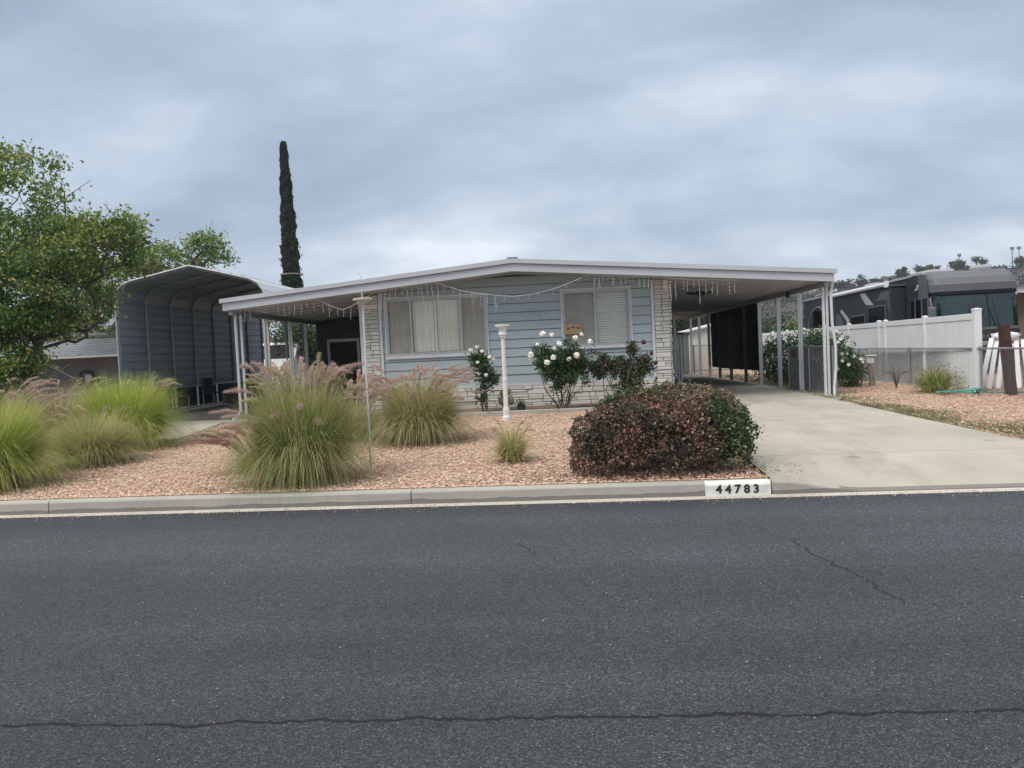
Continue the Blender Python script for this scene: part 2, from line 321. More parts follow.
M['blade_green']=leafmat('green_grass_blade',[(0,(0.120,0.183,0.047)),(.3,(0.228,0.307,0.079)),(.6,(0.360,0.425,0.126)),(.8,(0.504,0.496,0.210)),(1,(0.720,0.614,0.378))],.4,patch=[(0,(0.240,0.224,0.095)),(.5,(0.432,0.401,0.168)),(1,(0.696,0.590,0.347))],patch_scale=2.2,patch_lo=.50,patch_hi=.68)
M['blade_dry']=leafmat('dry_grass_blade',[(0,(0.193,0.179,0.096)),(.4,(0.357,0.302,0.179)),(1,(0.605,0.495,0.330))],.3)
M['plume_pink']=leafmat('pink_brown_plume',[(0,(0.432,0.287,0.261)),(.5,(0.630,0.470,0.426)),(1,(0.756,0.644,0.583))],.45,rough=.9)
M['plume_purple']=leafmat('purple_plume',[(0,(0.221,0.104,0.104)),(.5,(0.364,0.195,0.182)),(1,(0.520,0.325,0.286))],.3,rough=.9)
M['plume_tan']=leafmat('tan_plume',[(0,(.40,.33,.22)),(.5,(.55,.47,.33)),(1,(.68,.60,.45))],.3,rough=.9)
M['weed']=leafmat('yard_weed',[(0,(.06,.09,.03)),(.5,(.14,.17,.06)),(1,(.30,.27,.14))],.3)
M['white_plain']=pbr('white_enamel',(.74,.74,.73),.05,6,.4,bmp=.05,dirt=(.5,.48,.44),dirt_amt=.4,dirt_scale=4)
M['black']=pbr('black_plastic',(.02,.02,.022),.1,5,.5,bmp=0)
M['letter']=pbr('black_number_paint',(.025,.025,.028),.2,20,.7,bmp=0)
M['paint_white']=pbr('white_kerb_paint',(.74,.73,.69),.05,5,.7,bmp=.2,dirt=(.45,.43,.38),dirt_amt=.55,dirt_scale=6)
M['wood_sign']=pbr('tan_wood_sign',(.42,.27,.15),.2,10,.7,bmp=0)
M['rv_dark']=matte('charcoal_coach_paint',(.034,.039,.047),.035,.35)
M['rv_mid']=matte('grey_coach_paint',(.095,.102,.112),.04,.35)
M['rv_silver']=pbr('silver_coach_paint',(.115,.122,.135),.05,1,.45,metal=0,bmp=0,spec=.3,rvar=.05)
M['rv_pale']=pbr('pale_silver_coach_stripe',(.34,.35,.37),.05,1,.45,bmp=0,spec=.3)
M['chrome']=pbr('bright_trim',(.6,.6,.6),.03,3,.15,metal=.8,bmp=0)
M['dark_glass']=matte('dark_tinted_glass',(.004,.005,.006),.03,.08)
M['windshield']=matte('teal_windshield_glass',(.010,.026,.028),.09,.06,.6)
M['rubber']=pbr('tyre_rubber',(.025,.025,.025),.1,6,.85)
M['hose']=pbr('green_hose',(.04,.30,.21),.1,6,.4,bmp=0)
M['brown_stucco']=pbr('brown_stucco',(.16,.125,.105),.1,3,.9)
M['shed_grey']=pbr('pale_green_grey_shed_metal',(.36,.42,.395),.05,1,.5,stretch=(3,1,.3),dirt=(.34,.37,.36),dirt_amt=.4)
M['shed_white']=pbr('off_white_shed_metal',(.60,.59,.55),.05,1,.5,dirt=(.45,.44,.4),dirt_amt=.4)
M['red_roof']=pbr('brown_shed_roof',(.10,.06,.055),.2,3,.8)
M['neigh_awn']=pbr('grey_ribbed_awning',(.20,.21,.22),.08,1,.6,dirt=(.22,.23,.24),dirt_amt=.4)
M['neigh_wall']=pbr('grey_lap_siding',(.13,.135,.14),.1,1,.7)
M['shingle']=pbr('grey_shingle',(.19,.21,.235),.2,4,.9,bmp=.4)
M['bulb']=pbr('clear_light_bulb',(.80,.82,.86),.03,3,.2,bmp=0)
M['red_sign']=pbr('faded_red_sign',(.22,.04,.04),.2,10,.6,bmp=0)

# ------------------------------------------------------------------ sky, sun, camera
EL,AZ=math.radians(50),math.radians(222)
w=bpy.data.worlds.new('World'); sc.world=w; w.use_nodes=True; nt=w.node_tree; nt.nodes.clear()
wo=nt.nodes.new('ShaderNodeOutputWorld'); bgd=N(nt,'ShaderNodeBackground'); bgc=N(nt,'ShaderNodeBackground')
sky=N(nt,'ShaderNodeTexSky',sky_type='NISHITA',sun_disc=False,sun_elevation=EL,sun_rotation=AZ); nt.links.new(sky.outputs[0],bgd.inputs[0]); bgd.inputs[1].default_value=.10
tc=N(nt,'ShaderNodeTexCoord'); sx=N(nt,'ShaderNodeSeparateXYZ'); nt.links.new(tc.outputs['Generated'],sx.inputs[0])
den=math_(nt,'ADD',math_(nt,'MAXIMUM',sx.outputs[2],0.0),.34)
cx=N(nt,'ShaderNodeCombineXYZ'); nt.links.new(math_(nt,'DIVIDE',sx.outputs[0],den),cx.inputs[0]); nt.links.new(math_(nt,'DIVIDE',sx.outputs[1],den),cx.inputs[1]); cx.inputs[2].default_value=3.7
mp=N(nt,'ShaderNodeMapping'); mp.inputs['Scale'].default_value=(.85,1.25,1); mp.inputs['Rotation'].default_value=(0,0,.25); nt.links.new(cx.outputs[0],mp.inputs[0])
n1=N(nt,'ShaderNodeTexNoise'); n1.inputs['Scale'].default_value=1.75; n1.inputs['Detail'].default_value=9; n1.inputs['Roughness'].default_value=.52; n1.inputs['Distortion'].default_value=.12; nt.links.new(mp.outputs[0],n1.inputs[0])
n2=N(nt,'ShaderNodeTexNoise'); n2.inputs['Scale'].default_value=.5; n2.inputs['Detail'].default_value=3; nt.links.new(mp.outputs[0],n2.inputs[0])
f=math_(nt,'ADD',math_(nt,'MULTIPLY',n1.outputs[0],.65),math_(nt,'MULTIPLY',n2.outputs[0],.35))
low=N(nt,'ShaderNodeMapRange'); nt.links.new(sx.outputs[2],low.inputs[0]); low.inputs[1].default_value=.0; low.inputs[2].default_value=.30; low.inputs[3].default_value=.075; low.inputs[4].default_value=0; f=math_(nt,'ADD',f,low.outputs[0])
cl=ramp(nt,f,[(.38,(.25,.31,.41)),(.46,(.31,.38,.485)),(.53,(.39,.465,.57)),(.60,(.50,.575,.67)),(.68,(.72,.78,.84))])
# an overcast sky is brightest towards the zenith
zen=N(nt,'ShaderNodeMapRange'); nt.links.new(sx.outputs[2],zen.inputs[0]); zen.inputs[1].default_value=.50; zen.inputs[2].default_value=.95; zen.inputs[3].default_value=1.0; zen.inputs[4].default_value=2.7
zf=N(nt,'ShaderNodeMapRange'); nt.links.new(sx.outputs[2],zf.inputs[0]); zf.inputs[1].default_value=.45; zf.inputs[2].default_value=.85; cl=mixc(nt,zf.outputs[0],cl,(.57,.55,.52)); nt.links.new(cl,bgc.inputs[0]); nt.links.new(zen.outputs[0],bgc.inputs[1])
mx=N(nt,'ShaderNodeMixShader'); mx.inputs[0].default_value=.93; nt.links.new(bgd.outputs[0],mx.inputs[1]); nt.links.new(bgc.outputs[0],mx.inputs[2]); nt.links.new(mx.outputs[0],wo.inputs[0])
sl=bpy.data.lights.new('sun','SUN'); sl.energy=1.5; sl.angle=math.radians(25); sl.color=(1,.94,.86)
so=bpy.data.objects.new('sun',sl); col.objects.link(so)
sd=Vector((math.sin(AZ)*math.cos(EL),math.cos(AZ)*math.cos(EL),math.sin(EL))); so.rotation_euler=sd.to_track_quat('Z','Y').to_euler(); so.location=(0,-5,20)
sc.view_settings.view_transform='Standard'; sc.view_settings.look='None'; sc.view_settings.exposure=.42; sc.view_settings.gamma=1
cam=bpy.data.cameras.new('camera'); cam.sensor_width=36; cam.lens=760/1024*36; cam.clip_end=6000; cam.clip_start=.05
co=bpy.data.objects.new('camera',cam); col.objects.link(co); sc.camera=co
p_,y_,r_=math.radians(2.289),math.radians(5.819),math.radians(2.7)
Fv=Vector((-math.sin(y_)*math.cos(p_),math.cos(y_)*math.cos(p_),-math.sin(p_))); rt=Vector((math.cos(y_),math.sin(y_),0)); up=rt.cross(Fv)
Rv=rt*math.cos(r_)-up*math.sin(r_); Uv=rt*math.sin(r_)+up*math.cos(r_)
co.matrix_world=Matrix(((Rv.x,Uv.x,-Fv.x,0),(Rv.y,Uv.y,-Fv.y,0),(Rv.z,Uv.z,-Fv.z,1.55),(0,0,0,1)))

# ------------------------------------------------------------------ ground
b=MB()
ys=[(-3000,-.06),(9.60,-.06),(9.62,.10),(17.3,.27),(60,.27),(3000,.27)]
b.add([(x,y,z) for y,z in ys for x in(-3000,3000)],[(2*i,2*i+1,2*i+3,2*i+2) for i in range(len(ys)-1)])
struct('ground',b,M['land'])
b=MB(); b.poly([(-200,-14,0),(200,-14,0),(200,7.715,0),(-200,7.715,0)]); struct('road',b,M['asphalt'])
b=MB(); b.add([(-200,7.715,.004),(200,7.715,.004),(200,7.80,.016),(-200,7.80,.016),(-200,7.715,-.03),(200,7.715,-.03)],[(0,1,2,3),(4,5,1,0)]); struct('gutter_pan',b,M['gutter'])
# yard gravel sheet, with a gentle uneven surface
b=MB(); xs=np.sort(np.concatenate([np.linspace(-40,40,241),[1.795,1.81,5.295,5.31]])); yy=np.sort(np.concatenate([np.linspace(7.9,20,74),[9.27,9.285],np.linspace(21,70,20)]))
vs=[]
for y in yy:
    for x in xs:
        n=.018*math.sin(x*1.7+y*.9)*math.sin(y*1.3-x*.4)+.010*math.sin(x*4.1+2)*math.sin(y*3.7)
        vs.append((x,y,-.1 if (1.80<x<5.30 and y<9.28) else gz(x,y)-.012+(n*.6 if 8.1<y<17 and not 1.5<x<5.6 else -.012)))
nx=len(xs); b.add(vs,[(j*nx+i,j*nx+i+1,(j+1)*nx+i+1,(j+1)*nx+i) for j in range(len(yy)-1) for i in range(nx-1)])
struct('gravel_yard',b,M['gravel'],True)
# kerb: segments between joints, then the drop to the driveway
def kerbseg(b,x0,x1,h0=.15,h1=.15):
    n=1 if h0==h1 else 8
    for i in range(n):
        a=x0+(x1-x0)*i/n; c=x0+(x1-x0)*(i+1)/n
        s=lambda t:t*t*(3-2*t)
        ha=h0+(h1-h0)*s(i/n); hc=h0+(h1-h0)*s((i+1)/n)
        def prof(x,h): 
            k=min(.02,h*.3); return [(x,7.80,-.02),(x,7.808,h-k),(x,7.808+k*.4,h-k*.3),(x,7.808+k,h),(x,7.955,h+.002),(x,7.955,-.02)]
        b.add(prof(a,ha)+prof(c,hc),[(j,6+j,6+(j+1),j+1) for j in range(5)]+([(0,1,2,3,4,5)] if i==0 else [])+([(11,10,9,8,7,6)] if i==n-1 else []))
b=MB(); js=[-60,-33,-24,-16.5,-11.0,-6.02,-1.92,1.775]
for a,c in zip(js[:-1],js[1:]): kerbseg(b,a+.006,c-.006)
kerbseg(b,1.781,2.75,.15,.028)
kerbseg(b,2.752,4.598,.028,.0281)
for a,c in((5.3,9),(9.0,13.5),(13.5,18),(18,30),(30,60)): kerbseg(b,a+.006,c-.006)
kerbseg(b,4.6,5.3,.028,.15)
struct('kerb',b,M['kerb'])
b=MB()
for x in js[1:]: b.box(x-.008,x+.008,7.812,7.952,-.02,.135)
struct('kerb_joint',b,M['dirt'])
# driveway: apron + slabs (house-frame edges)
def L2W(u,v): q=wr(u,v); return q[0],q[1]
def hx(x):
    t=min(1,max(0,(x-1.78)/.97)); t=t*t*(3-2*t); q=min(1,max(0,(x-4.6)/.7)); q=q*q*(3-2*q); return .15-.122*t+.122*q
b=MB(); nx_,ny_=40,10; vs=[]
for j in range(ny_+1):
    t=j/ny_; y=7.958+(9.27-7.958)*t
    xl=1.805; xr=5.30
    for i in range(nx_+1):
        x=xl+(xr-xl)*i/nx_; vs.append((x,y,(1-t)*hx(x)+t*.185+.002))
b.add(vs,[(j*(nx_+1)+i,j*(nx_+1)+i+1,(j+1)*(nx_+1)+i+1,(j+1)*(nx_+1)+i) for j in range(ny_) for i in range(nx_)])
struct('driveway_apron',b,M['concrete'])
b=MB()
def dL(y): return 1.80+(y-9.27)*.02 if y<17 else 1.955-.05*(y-17)
def dR(y): return 5.28-.045*(y-9.27) if y<16.4 else 5.25-.05*(y-16.4)
jy=[9.282,12.85,16.5,20.3,24.2,28.2,33.0]
for a,c in zip(jy[:-1],jy[1:]):
    c2=c-.026; m=3.62-.02*(a-9)
    for (l0,l1,r0,r1) in((dL(a),dL(c2),dR(a),dR(c2)),):
        n=6; 
        for i in range(n):
            ya=a+(c2-a)*i/n; yb=a+(c2-a)*(i+1)/n
            b.add([(dL(ya),ya,gz(0,ya)+.012),(dR(ya),ya,gz(0,ya)+.012),(dR(yb),yb,gz(0,yb)+.012),(dL(yb),yb,gz(0,yb)+.012)],[(0,1,2,3)])
        b.add([(dL(a),a,gz(0,a)+.012),(dR(a),a,gz(0,a)+.012),(dR(a),a,gz(0,a)-.06),(dL(a),a,gz(0,a)-.06)],[(0,1,2,3)])
        b.add([(dL(c2),c2,gz(0,c2)+.012),(dR(c2),c2,gz(0,c2)+.012),(dR(c2),c2,gz(0,c2)-.06),(dL(c2),c2,gz(0,c2)-.06)],[(0,1,2,3)])
        b.add([(dL(a),a,gz(0,a)+.012),(dL(c2),c2,gz(0,c2)+.012),(dL(c2),c2,0),(dL(a),a,0)],[(0,1,2,3)])
        b.add([(dR(a),a,gz(0,a)+.012),(dR(c2),c2,gz(0,c2)+.012),(dR(c2),c2,0),(dR(a),a,0)],[(0,1,2,3)])
struct('driveway',b,M['concrete'])
b=MB(); b.box(1.81,5.29,9.255,9.30,.10,.178)
for y in jy[1:-1]: b.box(dL(y)-.0,dR(y),y-.02,y+.006,.1,gz(0,y)+.003)
struct('driveway_joint',b,M['dirt'])
# side path of concrete to the metal carport
b=MB(); P=[(-7.62,13.3),(-8.40,17.0),(-12.6,17.0),(-11.8,13.3)]
b.prism([(x,y,.318 if y>14 else .262) for x,y in P],(0,0,-.1)); struct('side_path',b,M['concrete'])
b=MB(); b.prism([(x,y,.314) for x,y in ((-8.40,17.01),(-9.3,33),(-13.8,33),(-12.6,17.01))],(0,0,-.1)); struct('carport_pad',b,pbr('dark_packed_grit',(.105,.10,.092),.25,3,.95))
b=MB(); b.prism([(*L2W(u,v),GZ+.012) for u,v in((-6.6,-.9),(-3.5,-.9),(-3.5,6),(-6.6,6))],(0,0,-.1)); struct('porch_slab',b,M['edging'])
# soil bed in front of the skirt and its edging
b=MB(); b.prism([(*L2W(u,v),gz(0,L2W(u,v)[1])+.014) for u,v in((-3.4,-1.62),(3.2,-1.62),(3.5,-.02),(-3.4,-.02))],(0,0,-.05)); struct('planting_bed_soil',b,M['dirt'])
b=MB()
for u0,u1 in((-3.4,-1.95),(-1.94,-.5),(-.49,.95),(.96,2.4)):
    b.bbox(u0,u1,-1.75,-1.63,.2,.355,.012)
struct('bed_edging',b,M['edging'],frame='L')

# loose stones over the gravel (uncountable)
def stones(n,region,smin=.012,smax=.034):
    V=[];Fc=[]; base=np.array([(1,0,0),(-1,0,0),(0,1,0),(0,-1,0),(0,0,1),(0,0,-1)],float)
    ff=[(0,2,4),(2,1,4),(1,3,4),(3,0,4),(2,0,5),(1,2,5),(3,1,5),(0,3,5)]; k=0
    while k<n:
        x,y=region()
        if x is None: continue
        s=random.uniform(smin,smax); a=random.uniform(0,PI); c,d=math.cos(a),math.sin(a)
        sc3=np.array([s,s*random.uniform(.6,.9),s*random.uniform(.4,.7)])
        P=base*sc3*(1+RNG.uniform(-.25,.25,(6,1))); P=P@np.array([[c,d,0],[-d,c,0],[0,0,1]])
        P+= (x,y,gz(x,y)+s*.25); o=6*k; V.append(P); Fc.extend([(o+q,o+r,o+t) for q,r,t in ff]); k+=1
    return np.concatenate(V),Fc
def reg_left():
    y=7.98+ (random.random()**1.7)*8.5; x=random.uniform(-10.5,2.2)
    if y>13.2 and x<-7.6-(y-13.3)*.2: return None,None
    if x>1.78: return None,None
    return x,y
def reg_right():
    y=9.4+(random.random()**1.4)*12; x=random.uniform(5.2,10.5)
    if x<5.28-.045*(y-9.27)+.05: return None,None
    if y<10 and x<6.3: return None,None
    return x,y
mb=stones(42000,reg_left,.008,.024); o=mk('loose_gravel',mb[0].tolist(),mb[1],M['stone_bit']); o['kind']='stuff'; o['label']='pinkish tan gravel spread over the front yard'; o['category']='gravel'
mb=stones(17000,reg_right,.008,.026); o=mk('loose_gravel',mb[0].tolist(),mb[1],M['stone_bit']); o['kind']='stuff'; o['label']='pinkish gravel to the right of the driveway'; o['category']='gravel'

# ------------------------------------------------------------------ foliage generators
def leaf_quads(P,size,aspect=.55,up=None,jit=.35,droop=0.):
    n=len(P); P=np.asarray(P); s=size*RNG.uniform(1-jit,1+jit,n)
    d=RNG.normal(size=(n,3)); 
    if up is not None: d=d*.6+np.array(up)
    d[:,2]-=droop
    d/=np.linalg.norm(d,axis=1)[:,None]; r=RNG.normal(size=(n,3)); q=np.cross(d,r); q/=np.linalg.norm(q,axis=1)[:,None]
    s=s[:,None]; nn=np.cross(d,q)
    a=P-d*s*.5; c=P+d*s*.5; e=P+q*s*aspect*.5+nn*s*.10-d*s*.05; g=P-q*s*aspect*.5+nn*s*.10-d*s*.05
    V=np.stack([a,e,c,g],1).reshape(-1,3); F=np.arange(4*n).reshape(n,4).tolist(); return V,F
def branches(trunk,targets,step=.5,wob=.10,minr=.006,k=.011,seed=0):
    rr=np.random.default_rng(seed); nodes=[np.array(t,float) for t in trunk]; par=[-1]+list(range(len(trunk)-1)); tip=[]
    t0=nodes[-1]; T=sorted([np.array(t,float) for t in targets],key=lambda t:np.linalg.norm(t-t0))
    for t in T:
        NN=np.array(nodes[max(1,len(trunk)//2):]); dd=np.linalg.norm(NN-t,axis=1)+.6*np.maximum(0,NN[:,2]-t[2]+.2)
        i=int(np.argmin(dd))+max(1,len(trunk)//2); a=nodes[i]; L=np.linalg.norm(t-a); m=max(1,int(L/step)); prev=i
        off=rr.normal(size=3)*wob*L
        for j in range(1,m+1):
            f=j/m; p=a+(t-a)*f+off*math.sin(PI*f)+rr.normal(size=3)*.02
            nodes.append(p); par.append(prev); prev=len(nodes)-1
        tip.append(prev)
    cnt=[0]*len(nodes)
    for t in tip:
        i=t
        while i!=-1: cnt[i]+=1; i=par[i]
    cnt=[max(1,c) for c in cnt]
    return nodes,par,cnt,[max(minr,k*c**.55) for c in cnt]
def branch_mesh(nodes,par,rad,b,n=5):
    ch={}
    for i,p in enumerate(par):
        if p>=0: ch.setdefault(p,[]).append(i)
    st=[(0,None)]
    while st:
        i,start=st.pop(); path=[i] if start is None else [start,i]
        while i in ch:
            c=sorted(ch[i],key=lambda q:-rad[q]); 
            for q in c[1:]: st.append((q,i))
            i=c[0]; path.append(i)
        if len(path)>1: 
            rr=[rad[j] for j in path]; 
            if start is not None: rr[0]=min(rr[0],rr[1]*1.15)
            rr[-1]*=.5; b.tube([nodes[j] for j in path],rr,n if rr[0]<.06 else 10)
def tree(name,label,cat,base,trunk,ell,nt_,leaves,lsize,lmat,barkm,seed,group=None,spread=.32,k=.011,bare=0,droop=.2,trunkr=None,shell=.5):
    rr=np.random.default_rng(seed); T=[]
    per=[e[6] if len(e)>6 else 1 for e in ell]; tot=sum(per)
    for e,wt in zip(ell,per):
        n=int(nt_*wt/tot)
        for _ in range(n):
            d=rr.normal(size=3); d/=np.linalg.norm(d); r=rr.uniform(shell**3,1)**(1/3)
            T.append(np.array(e[:3])+d*r*np.array(e[3:6]))
    T=[t for t in T if t[2]>base[2]+.4]
    nodes,par,cnt,rad=branches(trunk,T,seed=seed,k=k)
    if trunkr:
        for i in range(len(trunk)): rad[i]=trunkr*(1-.4*i/len(trunk))
    t=thing(name,label,cat,base,group=group)
    b=MB(); branch_mesh(nodes,par,rad,b)
    for _ in range(bare):
        hi=sorted(range(len(trunk)+5,len(nodes)),key=lambda a_:-nodes[a_][2]-.35*abs(nodes[a_][0]-base[0]))[:len(nodes)//4]; i=hi[rr.integers(0,len(hi))]; p=nodes[i]
        d=norm(np.array([rr.normal()*.5,rr.normal()*.3,1.0])); L=rr.uniform(.5,1.2)
        b.tube([p,p+d*L*.5,p+d*L+rr.normal(size=3)*.08],[.011,.009,.005],4)
    part('trunk',b,barkm,t)
    tips=np.array([nodes[i] for i in range(len(trunk),len(nodes)) if cnt[i]<=3])
    idx=rr.integers(0,len(tips),leaves); Pn=tips[idx]+rr.normal(size=(leaves,3))*spread*np.array([1,1,.75])
    V,F=leaf_quads(Pn,lsize,.6,droop=droop); part('crown',(V,F),lmat,t)
    return t

def blades(cx,cy,z,n,R,Hh,matname,wid=.004,lean=1.0,seg=6,sprout=.16,seed=0,drape=1.0,short=.45):
    rr=np.random.default_rng(seed)
    a=rr.uniform(0,2*PI,n); q=np.sqrt(rr.uniform(0,1,n)); r0=sprout*q
    bx=cx+r0*np.cos(a); by=cy+r0*np.sin(a); a2=a+rr.normal(0,.5,n)
    k=rr.uniform(0,1,n)**1.25                              # 0 upright .. 1 laid outwards
    L=Hh*(short+(1.12-short)*rr.uniform(0,1,n)**.6)*(1+.12*k)
    ph0=np.radians(2+34*k*lean)+np.abs(rr.normal(0,.12,n)); bend=np.radians(14+(112*k*rr.uniform(.55,1.15,n)+rr.uniform(-10,34,n))*drape); kink=rr.random(n)<.05; kj=rr.integers(1,seg,n)
    V=np.zeros((n,seg+1,2,3)); x=bx.copy();y=by.copy();zz=np.full(n,float(z)); h=L/seg; tw=rr.uniform(-.5,.5,n)
    sc_=R/(Hh*.80)
    for j in range(seg+1):
        t=j/seg; wv=wid*(1-t*.88)*(.6+.4*min(1,t*6))
        V[:,j,0]=np.stack([x-wv*np.sin(a2+tw),y+wv*np.cos(a2+tw),zz],1); V[:,j,1]=np.stack([x+wv*np.sin(a2+tw),y-wv*np.cos(a2+tw),zz],1)
        ph=ph0+bend*((j+.5)/seg)**1.35+np.where(kink&(j>=kj),1.1,0)
        x=x+h*np.sin(ph)*np.cos(a2)*sc_; y=y+h*np.sin(ph)*np.sin(a2)*sc_; zz=zz+h*np.cos(ph)
    V[...,2]=np.maximum(V[...,2],z-.10+.0)
    idx=(np.arange(n)*(seg+1)*2)[:,None,None]+(np.arange(seg)*2)[None,:,None]+np.array([0,1,3,2])[None,None,:]
    return V.reshape(-1,3),idx.reshape(-1,4).tolist()
def plume_mb(root,az,L,out,plen=.2,pr=.012,droop=.5,seed=0,dens=150):
    rr=np.random.default_rng(seed); b=MB(); pts=[]; d=np.array([math.cos(az),math.sin(az),0])
    for k in range(9):
        t=k/8; pts.append(np.array(root)+d*out*(.3*t+.7*t*t)+np.array([0,0,L*(1-(1-t)**1.5)-droop*max(0,t-.6)**1.5*L]))
    b.tube(pts,[.0035]*8+[.002],3)
    # head: fuzzy bristles along the last stretch
    head=[]; acc=0; q=[pts[-1]]
    tail=pts[::-1]
    for i in range(1,len(tail)):
        q.append(tail[i]); acc+=np.linalg.norm(tail[i]-tail[i-1])
        if acc>plen: break
    q=q[::-1]; b.tube(q,[pr*.3]+[pr*.55]*(len(q)-2)+[pr*.2],5) if len(q)>2 else b.tube(q,[pr*.4,pr*.2],5)
    Q=np.array(q); n=dens
    for _ in range(n):
        s=rr.uniform(0,len(Q)-1); i=min(int(s),len(Q)-2); p=Q[i]+(Q[i+1]-Q[i])*(s-i); ax=norm(Q[i+1]-Q[i])
        f=s/(len(Q)-1); rad=pr*(.55+1.1*math.sin(PI*min(1,max(.05,f*.9+.08))))
        r=rr.normal(size=3); r-=ax*np.dot(r,ax); r=norm(r); e=p+r*rad*rr.uniform(.7,1.5)+ax*rad*rr.uniform(.2,1.6); wv=np.cross(ax,r)*.0032
        b.add([p-wv,p+wv,e+wv*.3,e-wv*.3],[(0,1,2,3)])
    return b
def fountain(label,x,y,n,R,Hh,mat,plumes,pmat,seed,wid=.0046,lean=1.0,paz=(0,2*PI),pH=(1.0,1.25),pout=(.3,.9),droop=.5,sprout=.18,plen=.2,pr=.012,dry=0,z=None,dens=230):
    z=gz(x,y)-.01 if z is None else z
    t=thing('fountain_grass',label,'ornamental grass',(x,y,z),group='fountain grass clumps in the front yard')
    V,F=blades(x,y,z,n,R,Hh,mat,wid,lean,seed=seed,sprout=sprout); part('blades',(V,F),M[mat],t)
    if dry:
        V,F=blades(x,y,z,dry,R*1.02,Hh*.8,mat,wid,1.1,seed=seed+50,sprout=sprout,short=.2); part('dry_blades',(V,F),M['blade_dry'],t)
    rr=random.Random(seed)
    for k in range(plumes):
        az=rr.uniform(*paz); rt_=(x+math.cos(az)*sprout*rr.uniform(.2,1),y+math.sin(az)*sprout*rr.uniform(.2,1),z)
        b=plume_mb(rt_,az,Hh*rr.uniform(*pH),R*rr.uniform(*pout),plen*rr.uniform(.75,1.25),pr,droop*rr.uniform(.3,1.4),seed*100+k,dens)
        part('plume',b,M[pmat if rr.random()<.75 else 'plume_tan'],t)
    return t
#@@PART2

# ================================================================== the house
def zb(u): return 3.35-.0845*abs(u-.09)
house=thing('mobile_home','blue grey lap-sided mobile home with low gable roof, covered porch and carport','house',(0,0,GZ),'L')
UL,UR,UC=-6.42,6.97,.09; VF,VB=-.9,16.8
def slab(b,v0,v1,lo,hi,ul=UL,ur=UR):
    P=[(ul,zb(ul)+lo),(UC,zb(UC)+lo),(ur,zb(ur)+lo),(ur,zb(ur)+hi),(UC,zb(UC)+hi),(ul,zb(ul)+hi)]
    b.prism([(u,v0,z) for u,z in P],(0,v1-v0,0))
b=MB(); slab(b,VF+.06,VB,.06,.235,UL+.06,UR-.06)
roof=part('roof',b,M['roof_top'],house)
b=MB(); slab(b,VF+.015,VF+.055,0,.155); slab(b,VF-.035,VF+.055,.175,.27,UL-.05,UR+.05); slab(b,VF+.03,VF+.055,.157,.173)
for s,u in((-1,UL),(1,UR)):
    a,c=(u-.0,u+.055) if s<0 else (u-.055,u)
    b.box(a,c,VF+.058,VB,zb(u)-.0,zb(u)+.155); 
    a,c=(u-.045,u+.055) if s<0 else (u-.055,u+.045)
    b.box(a,c,VF+.058,VB,zb(u)+.175,zb(u)+.268)
part('fascia',b,M['fascia'],roof)
b=MB(); slab(b,VF+.06,VB,.02,.055,UL+.06,UR-.06)
k=0
for i in range(44):                                   # pan ribs under the awnings
    v=-.75+i*.4
    if v>VB-.3: break
    for ul,ur in((UL+.07,-3.6),(3.7,UR-.07)):
        b.prism([(ul,v,zb(ul)-.0),(ur,v,zb(ur)-.0),(ur,v,zb(ur)+.03),(ul,v,zb(ul)+.03)],(0,.05,0))
part('soffit',b,M['soffit'],roof)
b=MB(); b.bbox(.0,.18,-.72,-.5,3.6,3.655,.01); b.box(-.03,.21,-.75,-.47,3.655,3.67); part('roof_vent',b,M['galv'],roof)
b=MB(); b.lathe(2.2,6,[(.05,3.3),(.05,3.75),(.09,3.76),(.09,3.80)],10); part('vent_pipe',b,M['galv'],roof)
# beams carrying the awning edges
for u in(-6.30,6.86): b=MB(); b.box(u-.05,u+.05,-.75,15.4,zb(u)-.10,zb(u)-.003); part('awning_beam',b,M['galv'],house)
b=MB(); b.prism([(3.7,15.42,zb(3.7)-.12),(6.80,15.42,zb(6.80)-.12),(6.80,15.42,zb(6.80)-.005),(3.7,15.42,zb(3.7)-.005)],(0,.1,0)); part('awning_beam',b,M['white_metal'],house)
# front wall
WIN=[(-2.94,-.60,1.62,2.93),(1.15,2.70,1.65,2.92)]
def spans(z0,z1,a,c):
    out=[(a,c)]
    for (u0,u1,w0,w1) in WIN:
        if z1<=w0+.001 or z0>=w1-.001: continue
        n=[]
        for p,q in out:
            if u1<=p or u0>=q: n.append((p,q)); continue
            if u0>p:n.append((p,u0))
            if u1<q:n.append((u1,q))
        out=n
    return out
b=MB(); z=.862; cuts=[]; kk=0
while z<3.30:
    kk+=1; jn=(.62,-1.9,2.9,-.2)[kk%4]
    z1=min(z+.205,3.38); br=sorted({z,z1-.013,*[w for q in WIN for w in q[2:] if z<w<z1-.013]})
    for za,zc in zip(br[:-1],br[1:]):
        f=lambda zz:-.026+.020*(zz-z)/.205
        for p,q in [(p_,q_) for a_,c_ in spans(za,zc,-3.03,3.17) for p_,q_ in ([(a_,jn-.003),(jn+.003,c_)] if a_+.2<jn<c_-.2 else [(a_,c_)])]:
            b.prism([(p,.012,za),(p,f(za),za),(p,f(zc),zc),(p,.012,zc)],(q-p,0,0))
    z=z1
part('wall',b,M['siding'],house)
b=MB()
for za,zc in((.80,1.62),(1.62,1.65),(1.65,2.92),(2.92,2.93),(2.93,3.38)):
    for p,q in spans(za,zc,-3.46,3.57): b.box(p,q,.014,.07,za,zc)
part('wall_backing',b,pbr('lap_shadow_backing',(.12,.14,.155),.1,4,.9),house)  # dark colour in the course gaps stands in for shadow under each lap
b=MB()                                              # side and rear walls of the house body
